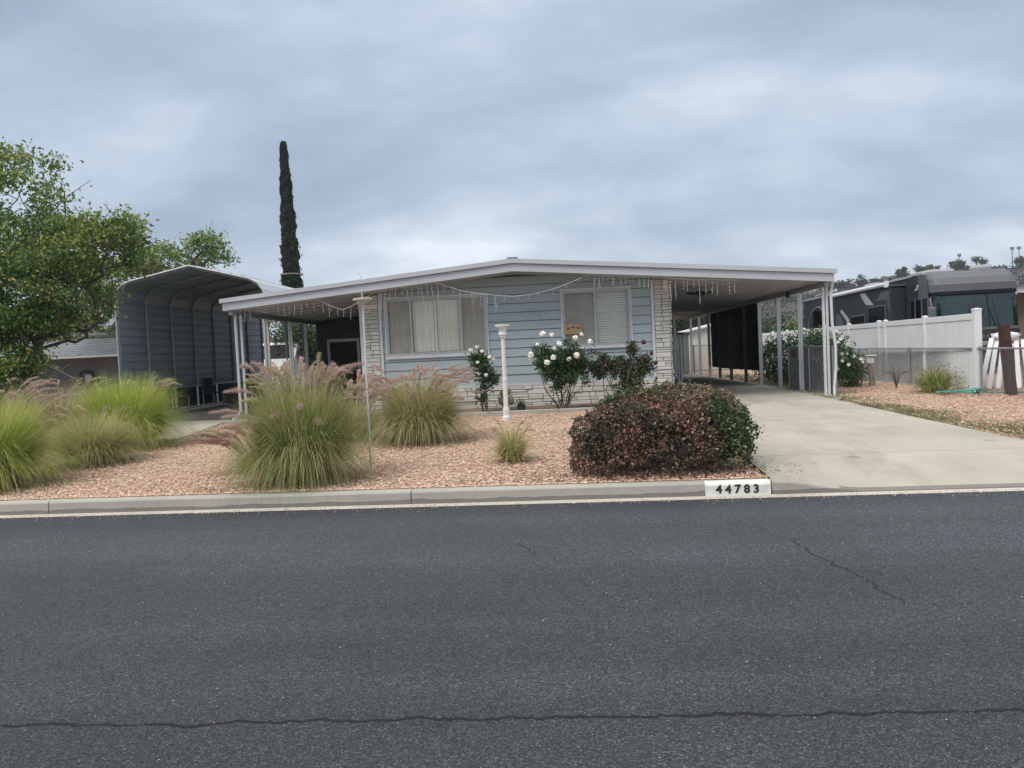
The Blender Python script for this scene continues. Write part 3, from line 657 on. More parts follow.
b.box(-3.46,-3.40,.07,16.5,.55,3.1); b.box(3.51,3.57,.07,16.5,.55,3.1); b.box(-3.40,3.51,16.44,16.5,.55,3.1)
part('side_wall',b,M['siding'],house)
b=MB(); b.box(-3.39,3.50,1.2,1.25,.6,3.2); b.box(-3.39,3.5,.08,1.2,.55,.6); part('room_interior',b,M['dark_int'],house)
b=MB(); b.box(-3.04,3.20,-.045,.012,.80,.86); b.box(-3.105,-3.035,-.05,.012,.862,3.10); b.box(3.175,3.24,-.05,.012,.862,3.08)
part('wall_trim',b,M['white_metal'],house)
# stacked stone
def ashlar(b,u0,u1,z0,z1,v,seed,rows=(.055,.15),lens=(.12,.5),axis=0,prot=(.03,.06),gap=.011):
    rr=random.Random(seed); z=z0
    while z<z1-.02:
        h=rr.uniform(*rows); h=min(h,z1-z); 
        if z1-z-h<.04: h=z1-z
        u=u0
        while u<u1-.01:
            L=rr.uniform(*lens); 
            if u1-u-L<.1: L=u1-u
            L=min(L,u1-u); pr=rr.uniform(*prot)
            sub=[(z,z+h)] if (h<.10 or rr.random()<.5) else [(z,z+h*.5),(z+h*.5,z+h)]
            for a,c in sub:
                pr2=pr+rr.uniform(-.008,.008)
                if axis==0: b.bbox(u+gap/2,u+L-gap/2,v-pr2,v-.001,a+gap/2,c-gap/2,.008)
                else: b.bbox(v+.001,v+pr2,u+gap/2,u+L-gap/2,a+gap/2,c-gap/2,.008)
            u+=L
        z+=h
b=MB(); ashlar(b,-3.03,3.17,GZ-.02,.795,-.012,5); sk=part('stone_skirt',b,M['stone'],house)
b=MB(); b.box(-3.46,3.57,-.012,.013,GZ-.05,.80); part('skirt_backing',b,M['mortar'],sk)
for nm,(u0,u1),sd_ in(('l',(-3.46,-3.11),7),('r',(3.245,3.585),8)):
    b=MB(); ashlar(b,u0,u1,GZ-.02,zb(u0)-.01,-.02,sd_,rows=(.07,.13),lens=(.12,.30)); 
    if nm=='r': ashlar(b,-.018,.34,GZ-.02,3.04,3.590,19,rows=(.07,.13),lens=(.12,.3),axis=1)
    p=part('stone_pillar',b,M['stone'],house)
    b=MB(); b.box(u0,u1,-.02,.013,GZ-.05,zb(u0)+.02)
    if nm=='r': b.box(3.575,3.59,-.02,.35,GZ-.05,zb(u0)+.02)
    part('pillar_backing',b,M['mortar'],p)
    if nm=='l': b=MB(); b.box(-3.56,-3.47,-.05,.05,GZ,zb(u0)-.01); part('corner_post',b,M['white_metal'],p)
# windows
def pleat(b,u0,u1,z0,z1,v,per=.09,amp=.022,seed=1):
    rr=random.Random(seed); n=int((u1-u0)/.012); vs=[];ph=0
    for i in range(n+1):
        u=u0+(u1-u0)*i/n; ph+=2*PI*.012/per*rr.uniform(.6,1.4); y=v+amp*math.sin(ph)
        vs+=[(u,y,z0),(u+.004*math.sin(ph*.3),y+.006,(z0+z1)/2),(u,y*.6+v*.4,z1)]
    b.add(vs,[(3*i+j,3*i+3+j,3*i+4+j,3*i+1+j) for i in range(n) for j in(0,1)])
def window(u0,u1,z0,z1,mull,label):
    fr=MB(); t=.055
    for (a,c,d,e) in((u0,u1,z1-t,z1),(u0,u1,z0,z0+t),(u0,u0+t,z0+t,z1-t),(u1-t,u1,z0+t,z1-t)): fr.box(a,c,-.050,.075,d,e)
    for m in mull: fr.box(m-.025,m+.025,-.040,.06,z0+t,z1-t)
    o=part('window',fr,M['alu'],house,label)
    b=MB(); b.box(u0-.035,u1+.035,-.07,-.052,z0-.075,z0-.002); b.box(u0-.035,u1+.035,-.04,-.001,z1+.002,z1+.05)
    b.box(u0-.035,u0-.002,-.045,-.001,z0,z1); b.box(u1+.002,u1+.035,-.045,-.001,z0,z1)
    part('sill',b,M['white_metal'],o)
    ed=[u0+t]+[x for m in mull for x in(m-.025,m+.025)]+[u1-t]
    for k in range(0,len(ed),2):
        b=MB(); b.box(ed[k],ed[k+1],.0,.006,z0+t,z1-t); part('pane',b,M['glass'],o)
    return o,ed,z0+t,z1-t
o,ed,a,c=window(*WIN[0],(-2.36,-1.19),'wide window with pleated curtains behind three panes')
for k,mt in((0,'curtain_dim'),(2,'curtain'),(4,'curtain_dim')):
    b=MB()
    if k==2:
        pleat(b,ed[2]+.01,ed[2]+.52,a+.01,c,.07,.10,.032,3); pleat(b,ed[2]+.58,ed[3]-.01,a+.01,c,.07,.085,.036,4)
        b.box(ed[2]+.53,ed[2]+.57,.03,.05,a,c)
    else: pleat(b,ed[k]+.005,ed[k+1]-.005,a+.01,c,.07,.085,.03,5+k)
    part('curtain',b,M[mt],o)
    if k!=2:
        b=MB(); b.box(ed[k],ed[k+1],-.022,-.020,a,c); part('insect_screen',b,M['insect'],o)
o,ed,a,c=window(*WIN[1],(1.90,),'square window with white blinds')
for k in(0,2):
    b=MB(); z=a+.01
    while z<c-.02:
        b.add([(ed[k]+.004,.055,z),(ed[k+1]-.004,.055,z),(ed[k+1]-.004,.078,z+.046),(ed[k]+.004,.078,z+.046),(ed[k]+.004,.056,z-.003),(ed[k+1]-.004,.056,z-.003)],[(0,1,2,3),(4,5,1,0)]); z+=.053
    part('blind',b,M['blind'],o)
b=MB(); b.box(ed[0],ed[1],-.022,-.020,a,c); part('insect_screen',b,M['insect'],o)
# posts
POSTS=[(-6.20,-.45,0),(-6.32,1.40,.09),(-6.32,3.20,.06),(-6.32,4.50,.05),(6.86,-.6,.075),(6.86,1.1,.055),(6.86,2.8,.05),(6.86,4.6,.05),(6.86,6.3,.045),(6.86,8.2,.045),(6.86,9.9,.045),(6.86,11.6,.045),(6.86,13.4,.045),(6.86,15.2,.045),(6.2,15.35,.045)]
for u,v,w_ in POSTS:
    b=MB(); z1=zb(u)-.103; s=.024
    for d in((-1,1) if w_ else (0,)):
        x=u+d*w_/2; b.box(x-s,x+s,v-s,v+s,GZ-.02,z1)
    if w_>.06:
        n=4 if v<0 else 0
        for i in range(n):                            # light webbing between the two tubes
            za=GZ+.1+(z1-GZ-.2)*i/n; zc=GZ+.1+(z1-GZ-.2)*(i+1)/n
            b.bar((u-w_/2+s,v,za),(u+w_/2-s,v,za),.012)
    b.box(u-w_/2-.04,u+w_/2+.04,v-.045,v+.045,GZ-.02,GZ+.02)
    part('post',b,M['post_dark'] if u>6.8 and 5<v<11 else M['white_metal'],house)  # posts along the screen get a darker colour than the rest
b=MB(); b.tube([(-6.30,-.52,2.78),(-6.30,-.52,2.5),(-6.30,-.52,.52),(-6.35,-.62,.40),(-6.40,-.75,.35)],.034,8); part('downspout',b,M['white_metal'],house)
b=MB(); b.tube([(6.99,-.72,2.76),(6.95,-.72,2.5),(6.96,-.72,1.9),(7.02,-.72,1.35),(7.01,-.72,.9),(6.96,-.74,.5),(6.94,-.78,.30)],.030,8); part('downspout',b,M['white_metal'],house,'bent white downspout at the right carport post')
# shade screen on the carport side
b=MB(); b.add([(6.93,v,z) for v in(4.62,6.3,8.2,9.9,11.55) for z in(.70+.02*math.sin(v*3),1.2,2.0,2.70)],[(4*i+j,4*i+4+j,4*i+5+j,4*i+1+j) for i in range(4) for j in range(3)])
ss=part('shade_screen',b,M['shade'],house,'black shade cloth stretched between the carport posts')
b=MB(); b.tube([(6.93,4.6,2.71),(6.93,11.6,2.71)],.014,6); b.tube([(6.94,4.6,1.42),(6.94,11.6,1.40)],.010,5); part('screen_rail',b,M['galv'],ss)
# enclosed room at the back of the porch
b=MB(); v0=5.5
b.box(-6.27,-5.98,v0,v0+.08,GZ,2.80); b.box(-4.98,-3.47,v0,v0+.08,GZ,3.02); b.box(-5.98,-4.98,v0,v0+.08,2.24,2.86)
b.box(-6.27,-6.20,v0+.08,11,GZ,2.8); b.box(-6.19,-3.47,10.9,11,GZ,3.0)
for i in range(11):
    z=GZ+.22*i
    for p,q in((-6.27,-5.99),(-4.97,-3.48)):
        b.prism([(p,v0-.001,z),(p,v0-.018,z),(p,v0-.006,z+.215)],(q-p,0,0))
rm=part('porch_room',b,M['porch_wall'],house)
b=MB(); b.box(-5.98,-5.90,v0-.03,v0+.06,GZ,2.25); b.box(-5.06,-4.98,v0-.03,v0+.06,GZ,2.25); b.box(-5.90,-5.06,v0-.03,v0+.06,2.16,2.25); b.box(-5.90,-5.06,v0-.01,v0+.03,1.26,1.30)
d=part('screen_door',b,M['alu'],rm)
b=MB(); b.box(-5.90,-5.06,v0+.035,v0+.045,GZ,2.16); part('door_panel',b,M['dark_int'],d)
# fixtures under the carport
b=MB(); b.tube([(4.6,1.5,zb(4.6)+.0),(4.6,1.5,2.86)],.015,6); b.lathe(4.6,1.5,[(.03,2.88),(.10,2.87),(.11,2.79),(.05,2.74)],12)
for k in range(4):
    a_=k*PI/2+.5; c_,s_=math.cos(a_),math.sin(a_)
    b.prism([(4.6+c_*.12-s_*.05,1.5+s_*.12+c_*.05,2.83),(4.6+c_*.42-s_*.06,1.5+s_*.42+c_*.06,2.84),(4.6+c_*.42+s_*.06,1.5+s_*.42-c_*.06,2.81),(4.6+c_*.12+s_*.05,1.5+s_*.12-c_*.05,2.80)],(0,0,.008))
part('ceiling_fan',b,M['black'],house)
t=thing('hanging_lantern','small black lantern hanging by the carport edge between two posts','lantern',(6.78,1.7,2.62),'L')
b=MB(); b.lathe(6.78,1.7,[(.02,2.60),(.05,2.62),(.055,2.70),(.03,2.74),(.01,2.76)],10); part('lamp_body',b,M['black'],t)
b=MB(); b.tube([(6.78,1.7,2.755),(6.78,1.7,zb(6.78)+.02)],.004,4); part('chain',b,M['black'],t)
# wooden sign in the window
t=thing('wooden_sign','small tan wooden sign hanging against the blinds of the right window','sign',(1.38,-.09,1.92),'L')
b=MB(); b.prism([(1.19,-.078,1.93),(1.57,-.078,1.93),(1.58,-.078,2.12),(1.49,-.078,2.17),(1.40,-.078,2.13),(1.31,-.078,2.19),(1.18,-.078,2.13)],(0,.014,0)); part('board',b,M['wood_sign'],t)
b=MB()
for i,(u,z) in enumerate(((1.27,2.07),(1.38,2.09),(1.49,2.07))): b=MB(); b.box(u-.03,u+.03,-.086,-.080,z-.02,z+.015); part('carving',b,M['bark'],t)
b=MB(); b.tube([(1.3,-.074,2.15),(1.4,-.074,2.35),(1.5,-.074,2.14)],.003,3); part('cord',b,M['twig'],t)
# carved bracket on the wall right of the window
# icicle lights
def icicles(label,pts,seed,drop=(.08,.28),step=.115):
    rr=random.Random(seed); base=pts[0]; t=thing('icicle_lights',label,'string lights',base,'L',group='icicle light strings along the eaves')
    wi=MB(); bu=MB(); wi.tube(pts,.0045,4)
    for a,c in zip(pts[:-1],pts[1:]):
        a=np.array(a);c=np.array(c);L=np.linalg.norm(c-a);n=max(1,int(L/step))
        for i in range(n):
            p=a+(c-a)*(i+rr.random()*.5)/n; d=rr.uniform(*drop)*(1.5 if rr.random()<.2 else 1)
            e=p+np.array([rr.uniform(-.02,.02),0,-d]); wi.tube([p,(p+e)/2+np.array([rr.uniform(-.015,.015),0,0]),e],.0028,3)
            m=max(1,int(d/.06))
            for k in range(m):
                q=p+(e-p)*(k+1)/m; bu.tube([q,q+np.array([rr.uniform(-.008,.008),0,-.022])],[.0065,.003],4)
    part('wire',wi,M['white_plain'],t); part('bulbs',bu,M['bulb'],t,kind='stuff')
V_=-.82
def zl(u,d=.02): return zb(u)-d
icicles('icicle lights with a drooping end along the porch eave at the left',[(-5.95,V_,zl(-5.95)),(-5.1,V_,zl(-5.1)),(-4.3,V_,zl(-4.3)),(-3.98,V_,zl(-4)-.19),(-3.74,V_,2.70),(-3.55,V_,2.76),(-3.3,V_,2.88),(-2.95,V_,zl(-2.9))],1)
icicles('icicle lights over the left window, sagging down its right side',[(-2.9,V_,zl(-2.9)),(-2.2,V_,zl(-2.2)),(-1.6,V_,zl(-1.6)),(-1.3,V_,3.07),(-1.0,V_,2.97),(-.65,V_,2.90),(-.35,V_,2.85),(-.3,V_+.3,2.6)],2)
icicles('thin sagging string of lights across the wall between the two windows',[(-.34,V_,2.85),(.1,V_,2.80),(.6,V_,2.84),(1.1,V_,2.96),(1.45,V_,3.08),(1.72,V_,zl(1.7))],3,drop=(.03,.10),step=.2)
icicles('icicle lights over the right window up to the stone pillar',[(1.73,V_,zl(1.73)),(2.4,V_,zl(2.4)),(3.1,V_,zl(3.1))],4,step=.09)
icicles('icicle lights under the carport eave right of the stone pillar',[(3.35,V_+.05,zl(3.35)),(4.0,V_+.05,zl(4)-.03),(4.5,V_+.05,zl(4.5)-.01),(5.0,V_+.05,zl(5))],5,drop=(.06,.34))
icicles('short bunch of lights hanging by the front porch post at the left',[(-6.2,V_,zl(-6.2)),(-6.0,V_,zl(-6.0)-.02)],6,drop=(.15,.3),step=.07)

# ================================================================== metal carport at the left
mc=thing('metal_carport','tall blue grey metal carport with rounded eaves, open towards the street','carport',(-8.5,2,GZ),'L')
PR=[(-10.5,.31),(-10.5,3.48),(-10.44,3.66),(-10.30,3.80),(-10.08,3.89),(-8.47,4.21),(-6.92,3.80),(-6.70,3.68),(-6.57,3.50),(-6.53,3.30),(-6.53,.31)]
sk=[(-10.52,1.0),(-10.52,3.49),(-10.46,3.68),(-10.31,3.83),(-10.08,3.92),(-8.47,4.24),(-6.91,3.83),(-6.69,3.71),(-6.55,3.51),(-6.51,3.30),(-6.51,2.95)]
def densify(P,step):
    out=[]
    for a,c in zip(P[:-1],P[1:]):
        a=np.array(a,float);c=np.array(c,float);L=np.linalg.norm(c-a);t=(c-a)/L;nr=np.array([-t[1],t[0]]);n=max(1,round(L/step)) if L>.5 else 0
        out.append(tuple(a))
        if n:
            for i in range(n):
                s=L*(i+.5)/n
                for ds,dn in((-.035,0),(-.018,.022),(.018,.022),(.035,0)): out.append(tuple(a+t*(s+ds)+nr*dn))
    out.append(P[-1]); return out
D_=densify(sk,.23)
def skin(sel,v0,v1,inout):
    b=MB(); vs=[];n=len(sel)
    cx_,cz_=-8.5,2.3
    for v in(v0,v1):
        for u,z in sel: vs.append((u,v,z))
    for v in(v0,v1):
        for u,z in sel:
            d=norm(np.array([u-cx_,z-cz_])); vs.append((u+d[0]*.006,v,z+d[1]*.006))
    fs=[(i,i+1,n+i+1,n+i) for i in range(n-1)]+[(2*n+i,3*n+i,3*n+i+1,2*n+i+1) for i in range(n-1)]
    fs+=[(i,2*n+i,2*n+i+1,i+1) for i in range(n-1)]+[(n+i,n+i+1,3*n+i+1,3*n+i) for i in range(n-1)]
    return b.add(vs,fs)
iw=[i for i,p in enumerate(D_) if p[0]<-10.4 and p[1]<3.6][-1]
part('side_panel',skin(D_[:iw+1],1.96,12.1,0),M['steel_blue'],mc)
b=skin(D_[iw:],1.96,12.1,0); rp=part('roof_panel',b,M['steel_blue'],mc)
b=MB(); S=[(u,z+.018) if 3.3<z else (u+(.02 if u>-8.5 else -.02),z) for u,z in sk[2:]]
vs=[(u,v,z) for v in(1.95,12.11) for u,z in densify(S,.30)]; n=len(vs)//2; b.add(vs,[(i,n+i,n+i+1,i+1) for i in range(n-1)]); part('roof_cover',b,M['steel_roof'],rp)
for k in range(8):
    v=2.0+k*1.425; b=MB(); b.tube([(u,v,z) for u,z in PR],.032,6); b.bar((-10.5,v,3.0),(-10.02,v,3.83),.04) if k in() else None
    part('frame_arch',b,M['steel_rib'],mc)
b=MB(); b.tube([(-10.5,2,GZ+.03),(-10.5,12,GZ+.03)],.032,6); b.tube([(-6.53,2,GZ+.03),(-6.53,12,GZ+.03)],.032,6); b.tube([(-10.49,2,1.0),(-10.49,12,1.0)],.028,6); part('base_rail',b,M['steel_rib'],mc)
b=MB(); b.tube([(u,1.945,z) for u,z in sk],.022,6); part('edge_trim',b,M['steel_roof'],mc)
# dark fence beside it
t=thing('wire_fence','low dark screened wire fence behind the open foot of the metal carport','fence',(-11.1,7,GZ),'L')
b=MB(); b.box(-11.12,-11.08,1.4,13.4,GZ,1.05); part('screen_panel',b,M['shade'],t)
for i in range(9): b=MB(); b.tube([(-11.05,1.4+i*1.5,GZ),(-11.05,1.4+i*1.5,1.13)],.025,6); part('post',b,M['galv_dark'],t)
b=MB(); b.tube([(-11.05,1.4,1.10),(-11.05,13.4,1.10)],.018,6); part('rail',b,M['galv_dark'],t)
# clutter in its shade
for i,(u,v,w_,h,lab) in enumerate(((-10.0,7.8,.33,.62,'squat dark storage bin beside the carport wall, farther back'),)):
    t=thing('storage_bin',lab,'bin',(u,v,GZ),'L'); b=MB()
    b.add([(u+sx*w_*f,v+sy*w_*f,z) for z,f in((GZ,.8),(GZ+h,1)) for sx,sy in((-1,-1),(1,-1),(1,1),(-1,1))],[(0,3,2,1),(0,1,5,4),(1,2,6,5),(2,3,7,6),(3,0,4,7)])
    part('body',b,M['black'],t); b=MB(); b.bbox(u-w_*1.08,u+w_*1.08,v-w_*1.08,v+w_*1.08,GZ+h,GZ+h+.06,.02); part('lid',b,M['porch_wall'],t)
for i,(u,v,rz_,lab) in enumerate(((-10.0,4.1,.5,'dark patio chair under the metal carport nearest its open front'),(-10.05,6.4,-.3,'dark patio chair in the middle of the row under the metal carport'),(-9.9,9.4,.9,'dark patio chair farthest back under the metal carport'))):
    t=thing('patio_chair',lab,'chair',(u,v,GZ),'L',group='dark patio chairs under the metal carport'); c_,s_=math.cos(rz_),math.sin(rz_)
    def tp(x,y,z): return (u+x*c_-y*s_,v+x*s_+y*c_,GZ+z)
    for nm,x0,x1,y0,y1,z0,z1 in(('seat',-.25,.25,-.25,.25,.42,.46),('backrest',-.25,-.21,-.24,.24,.50,.92)):
        b=MB(); b.bbox(x0,x1,y0,y1,z0,z1,.01); b.v=[tp(*p) for p in b.v]; part(nm,b,M['porch_wall'],t)
    for x,y in((-.22,-.22),(.22,-.22),(.22,.22),(-.22,.22)): b=MB(); b.tube([tp(x,y,0),tp(x*.95,y*.95,.42 if x>0 else .90)],.014,5); part('leg',b,M['galv'],t)
# white pickup behind the carport
def vehicle():
    cx0,y0=-14.2,31.8; z0=GZ
    t=thing('pickup_truck','tall white pickup truck parked behind the metal carport, seen between the porch posts','pickup truck',(cx0,y0,z0))
    b=MB(); W=1.0
    side=[(0,.55),(0,1.15),(.12,1.35),(1.35,1.45),(1.95,2.15),(2.2,2.25),(3.7,2.25),(3.95,2.1),(4.0,1.35),(5.9,1.35),(5.9,.6)]
    n=len(side)
    for x0,x1 in((-W,W),):
        b.prism([(cx0+x0,y0+a,z0+h) for a,h in side],(2*W,0,0))
    part('body',b,M['white_plain'],t)
    b=MB(); b.poly([(cx0-.85,y0+1.40,z0+1.50),(cx0+.85,y0+1.40,z0+1.50),(cx0+.78,y0+1.92,z0+2.12),(cx0-.78,y0+1.92,z0+2.12)]); 
    vs=b.v; b2=MB(); b2.add([(x,y-.02,z+.02) for x,y,z in vs]+[(x,y-.005,z+.005) for x,y,z in vs],[(0,1,2,3),(7,6,5,4),(0,4,5,1),(1,5,6,2),(2,6,7,3),(3,7,4,0)]); part('windshield',b2,M['dark_glass'],t)
    for s in(-1,1):
        b=MB(); x=cx0+s*(W+.004); b.prism([(x,y0+2.05,z0+1.5),(x,y0+3.8,z0+1.5),(x,y0+3.7,z0+2.1),(x,y0+2.3,z0+2.1)],(s*.006,0,0)); part('side_window',b,M['dark_glass'],t)
        b=MB(); b.bbox(cx0+s*.92-.13,cx0+s*.92+.13,y0-.03,y0+.03,z0+.85,z0+1.1,.02); part('headlight',b,M['bulb'],t)
        b=MB(); b.bbox(cx0+s*1.15-.1,cx0+s*1.15+.1,y0+1.7,y0+1.8,z0+1.5,z0+1.8,.02); part('mirror',b,M['black'],t)
        for y in(1.05,4.8):
            b=MB(); x=cx0+s*.88; pr=[(.30,-.13),(.38,-.12),(.40,0),(.38,.12),(.30,.13)]
            vs=[(x+d,y0+y+r*math.cos(2*PI*k/18),z0+.40+r*math.sin(2*PI*k/18)) for r,d in pr for k in range(18)]
            b.add(vs,[(i*18+k,i*18+(k+1)%18,(i+1)*18+(k+1)%18,(i+1)*18+k) for i in range(4) for k in range(18)]); wl=part('wheel',b,M['rubber'],t)
            b=MB(); b.tube([(x-.12,y0+y,z0+.4),(x+.12,y0+y,z0+.4)],.29,16); part('rim',b,M['galv'],wl)
    b=MB(); b.box(cx0-.75,cx0+.75,y0-.02,y0-.002,z0+.75,z0+1.12); part('grille',b,M['black'],t)
    b=MB(); b.bbox(cx0-1.02,cx0+1.02,y0-.12,y0-.03,z0+.48,z0+.68,.03); part('bumper',b,M['chrome'],t)
vehicle()

# ================================================================== garden things
t=thing('lamp_post','white fluted garden lamp post with flared cup top between two rose bushes','lamp post',(-1.63,14.65,gz(0,14.65)))
z0=gz(0,14.65); b=MB(); b.lathe(-1.63,14.65,[(.082,z0-.02),(.082,z0+.06),(.062,z0+.09),(.066,z0+.20),(.05,z0+.26)],20); part('base',b,M['white_plain'],t,smooth=False)
b=MB(); n=20; pr=[(.047,z0+.26),(.046,z0+.75),(.052,z0+.77),(.052,z0+.80),(.043,z0+.82),(.036,z0+1.60)]
vs=[];
for r,z in pr:
    for k in range(n): q=r*(1 if k%2 else .86); vs.append((-1.63+q*math.cos(2*PI*k/n),14.65+q*math.sin(2*PI*k/n),z))
b.add(vs,[(i*n+k,i*n+(k+1)%n,(i+1)*n+(k+1)%n,(i+1)*n+k) for i in range(len(pr)-1) for k in range(n)]); part('column',b,M['white_plain'],t)
b=MB(); b.lathe(-1.63,14.65,[(.040,z0+1.60),(.06,z0+1.61),(.06,z0+1.64),(.085,z0+1.66),(.07,z0+1.70),(.085,z0+1.79),(.145,z0+1.815),(.15,z0+1.845),(.135,z0+1.85)],24); part('capital',b,M['white_plain'],t)
z0=gz(0,9.26)
t=thing('bird_feeder_pole','slim pale metal pole with a flat round tray near the top, standing in the gravel','bird feeder',(-2.77,9.26,z0))
b=MB(); b.tube([(-2.77,9.26,z0-.05),(-2.765,9.26,1.3),(-2.76,9.26,2.30)],.0125,8); part('pole',b,M['white_metal'],t)
b=MB(); b.lathe(-2.76,9.26,[(.04,2.285),(.120,2.300),(.124,2.318),(.115,2.322),(.06,2.312)],24); part('tray',b,M['shed_white'],t)
b=MB(); b.tube([(-2.76,9.26,2.31),(-2.765,9.26,2.38),(-2.775,9.26,2.41)],[.014,.012,.006],6); part('finial',b,M['galv'],t)
# roses
def rose(label,x,y,z0,stems,canopy,leaves,blooms,lmat,seed,ls=.055,pet='petal',bs=.05,group='rose bushes along the house wall',bl=None):
    rr=np.random.default_rng(seed); t=thing('rose_bush',label,'rose bush',(x,y,z0),group=group); b=MB(); C=[]
    for k in range(stems):
        e=canopy[k%len(canopy)]; tip=np.array(e[:3])+rr.normal(size=3)*np.array(e[3:6])*.5; r=np.array([x+rr.normal()*.06,y+rr.normal()*.06,z0-.03])
        mid=(r+tip)/2+rr.normal(size=3)*np.array([.07,.07,.02]); b.tube([r,r*.6+mid*.4,mid,tip*.6+mid*.4,tip],[.014,.012,.010,.007,.004],5)
    part('stem',b,M['stem'],t)
    w_=np.array([e[3]*e[5] for e in canopy]); w_=w_/w_.sum(); P=[]; nc=35
    cen=[]
    for _ in range(nc*3):
        e=canopy[rr.choice(len(canopy),p=w_)]; d=rr.normal(size=3); d/=np.linalg.norm(d); cen.append(np.array(e[:3])+d*rr.uniform(.1,1.4)**.6*np.array(e[3:6]))
    cen=np.array(cen); P=cen[rr.integers(0,len(cen),leaves)]+rr.normal(size=(leaves,3))*.055
    part('foliage',leaf_quads(P,ls,.65,droop=.2),M[lmat],t)
    for k in range(blooms):
        if bl and k<len(bl): p=np.array(bl[k])
        else:
            e=canopy[rr.integers(len(canopy))]; d=np.array([rr.normal(),-abs(rr.normal())-.3,abs(rr.normal())*.9]); d/=np.linalg.norm(d); p=np.array(e[:3])+d*np.array(e[3:6])*1.08
        b=MB(); s=bs*rr.uniform(.95,1.7); b.blob(p,(s*.55,s*.5,s*.5),7,5,seed*50+k,.18)
        for j in range(9):
            dr=rr.normal(size=3); dr[1]-=.5; dr=norm(dr); tn=norm(np.cross(dr,rr.normal(size=3))); t2=np.cross(dr,tn); c0=p+dr*s*.45
            b.add([c0-tn*s*.45,c0-t2*s*.4+dr*s*.12,c0+tn*s*.45,c0+t2*s*.4+dr*s*.12],[(0,1,2,3)])
        part('bloom',b,M[pet],t)
    return t
zB=gz(0,16.5)+.015
rose('slender white rose bush in front of the wall left of the lamp post',-2.32,16.3,zB,7,[(-2.35,16.3,1.40,.17,.15,.22),(-2.20,16.3,1.05,.20,.15,.22),(-2.34,16.25,.66,.12,.12,.13)],2600,9,'rose_leaf',21,bl=[(-2.50,16.15,1.66),(-2.36,16.15,1.72),(-2.26,16.15,1.63),(-2.02,16.15,1.45),(-2.36,16.12,1.40),(-2.1,16.13,1.50)])
rose('large rounded white rose bush right of the lamp post with the most blooms',-.60,16.2,zB,12,[(-.75,16.2,1.40,.40,.3,.36),(-.30,16.2,1.30,.36,.3,.40),(-.62,16.15,.98,.30,.25,.25)],8500,15,'rose_leaf',22,bs=.068,bl=[(-.93,15.9,1.93),(-.74,15.9,1.90),(-1.05,15.9,1.72),(-.58,15.88,1.70),(-.70,15.88,1.62),(-.72,15.85,1.43),(-.86,15.85,1.33),(-.25,15.88,1.82),(-.12,15.88,1.88),(-1.20,15.95,1.50),(.05,15.9,1.72),(-.40,15.85,1.38),(-1.2,16,1.42)])
rose('sparse rose bush with reddish leaves and dark dried blooms near the right stone pillar',.72,16.4,zB,10,[(.25,16.4,1.15,.22,.2,.25),(.80,16.4,1.05,.40,.25,.33),(.95,16.4,1.55,.16,.15,.15),(1.15,16.4,1.15,.20,.15,.22)],6000,5,'rose_leaf_red',23,pet='petal_dark',bl=[(1.17,16.2,1.66),(1.32,16.2,1.42),(1.40,16.2,1.22)],bs=.055)
# low plants of the bed
t=thing('potted_plant','small spiky plant in a black pot right of the lamp post foot','potted plant',(-1.45,15.95,gz(0,15.9)))
z0=gz(0,15.9); b=MB(); b.lathe(-1.45,15.95,[(.07,z0),(.095,z0+.16),(.10,z0+.17),(.08,z0+.17)],14); part('pot',b,M['black'],t)
V,F=blades(-1.45,15.95,z0+.15,60,.18,.22,'x',.008,.9,seed=3,sprout=.05); part('leaves',(V,F),M['rose_leaf'],t)
t=thing('cactus','pale prickly cactus clump behind the lamp post','cactus',(-1.85,16.6,zB))
b=MB()
for i,(dx,dz,r,h) in enumerate(((0,0,.09,.36),(-.1,.12,.07,.18),(.12,.1,.07,.22),(.05,.33,.08,.16),(-.07,.3,.06,.14))): b.blob((-1.85+dx,16.6,zB+dz+h/2),(r,.045,h/2),10,7,i,.06)
part('pads',b,pbr('cactus_green',(.22,.24,.15),.15,8,.8),t,smooth=True)
# address number
t=thing('address_number','white painted kerb panel with the black number 44783 beside the driveway','address number',(1.44,7.80,.02))
b=MB(); b.box(1.12,1.765,7.796,7.806,.006,.118); b.add([(1.12,7.7965,.118),(1.765,7.7965,.118),(1.765,7.806,.136),(1.12,7.806,.136),(1.765,7.826,.1535),(1.12,7.826,.1535),(1.765,7.90,.1555),(1.12,7.90,.1555),(1.12,7.81,.10),(1.765,7.81,.10)],[(0,1,2,3),(3,2,4,5),(5,4,6,7),(0,3,5,8),(1,9,4,2)])
part('painted_panel',b,M['paint_white'],t)
for i,ch in enumerate('44783'):
    cu=bpy.data.curves.new('digit','FONT'); cu.body=ch; cu.size=.118; cu.offset=.0045; cu.extrude=.0012; cu.align_x='CENTER'; cu.materials.append(M['letter'])
    o=bpy.data.objects.new('digit',cu); col.objects.link(o); o.parent=t
    me=bpy.data.meshes.new_from_object(o); bpy.data.objects.remove(o); bpy.data.curves.remove(cu)
    me.transform(Matrix.Rotation(PI/2,4,'X')); o=bpy.data.objects.new('digit',me); col.objects.link(o); o.parent=t
    if not me.materials: me.materials.append(M['letter'])
    o.location=(1.255+i*.092-1.44,-.0062,.021+.002*random.uniform(-1,1)); o['label']='black digit '+ch
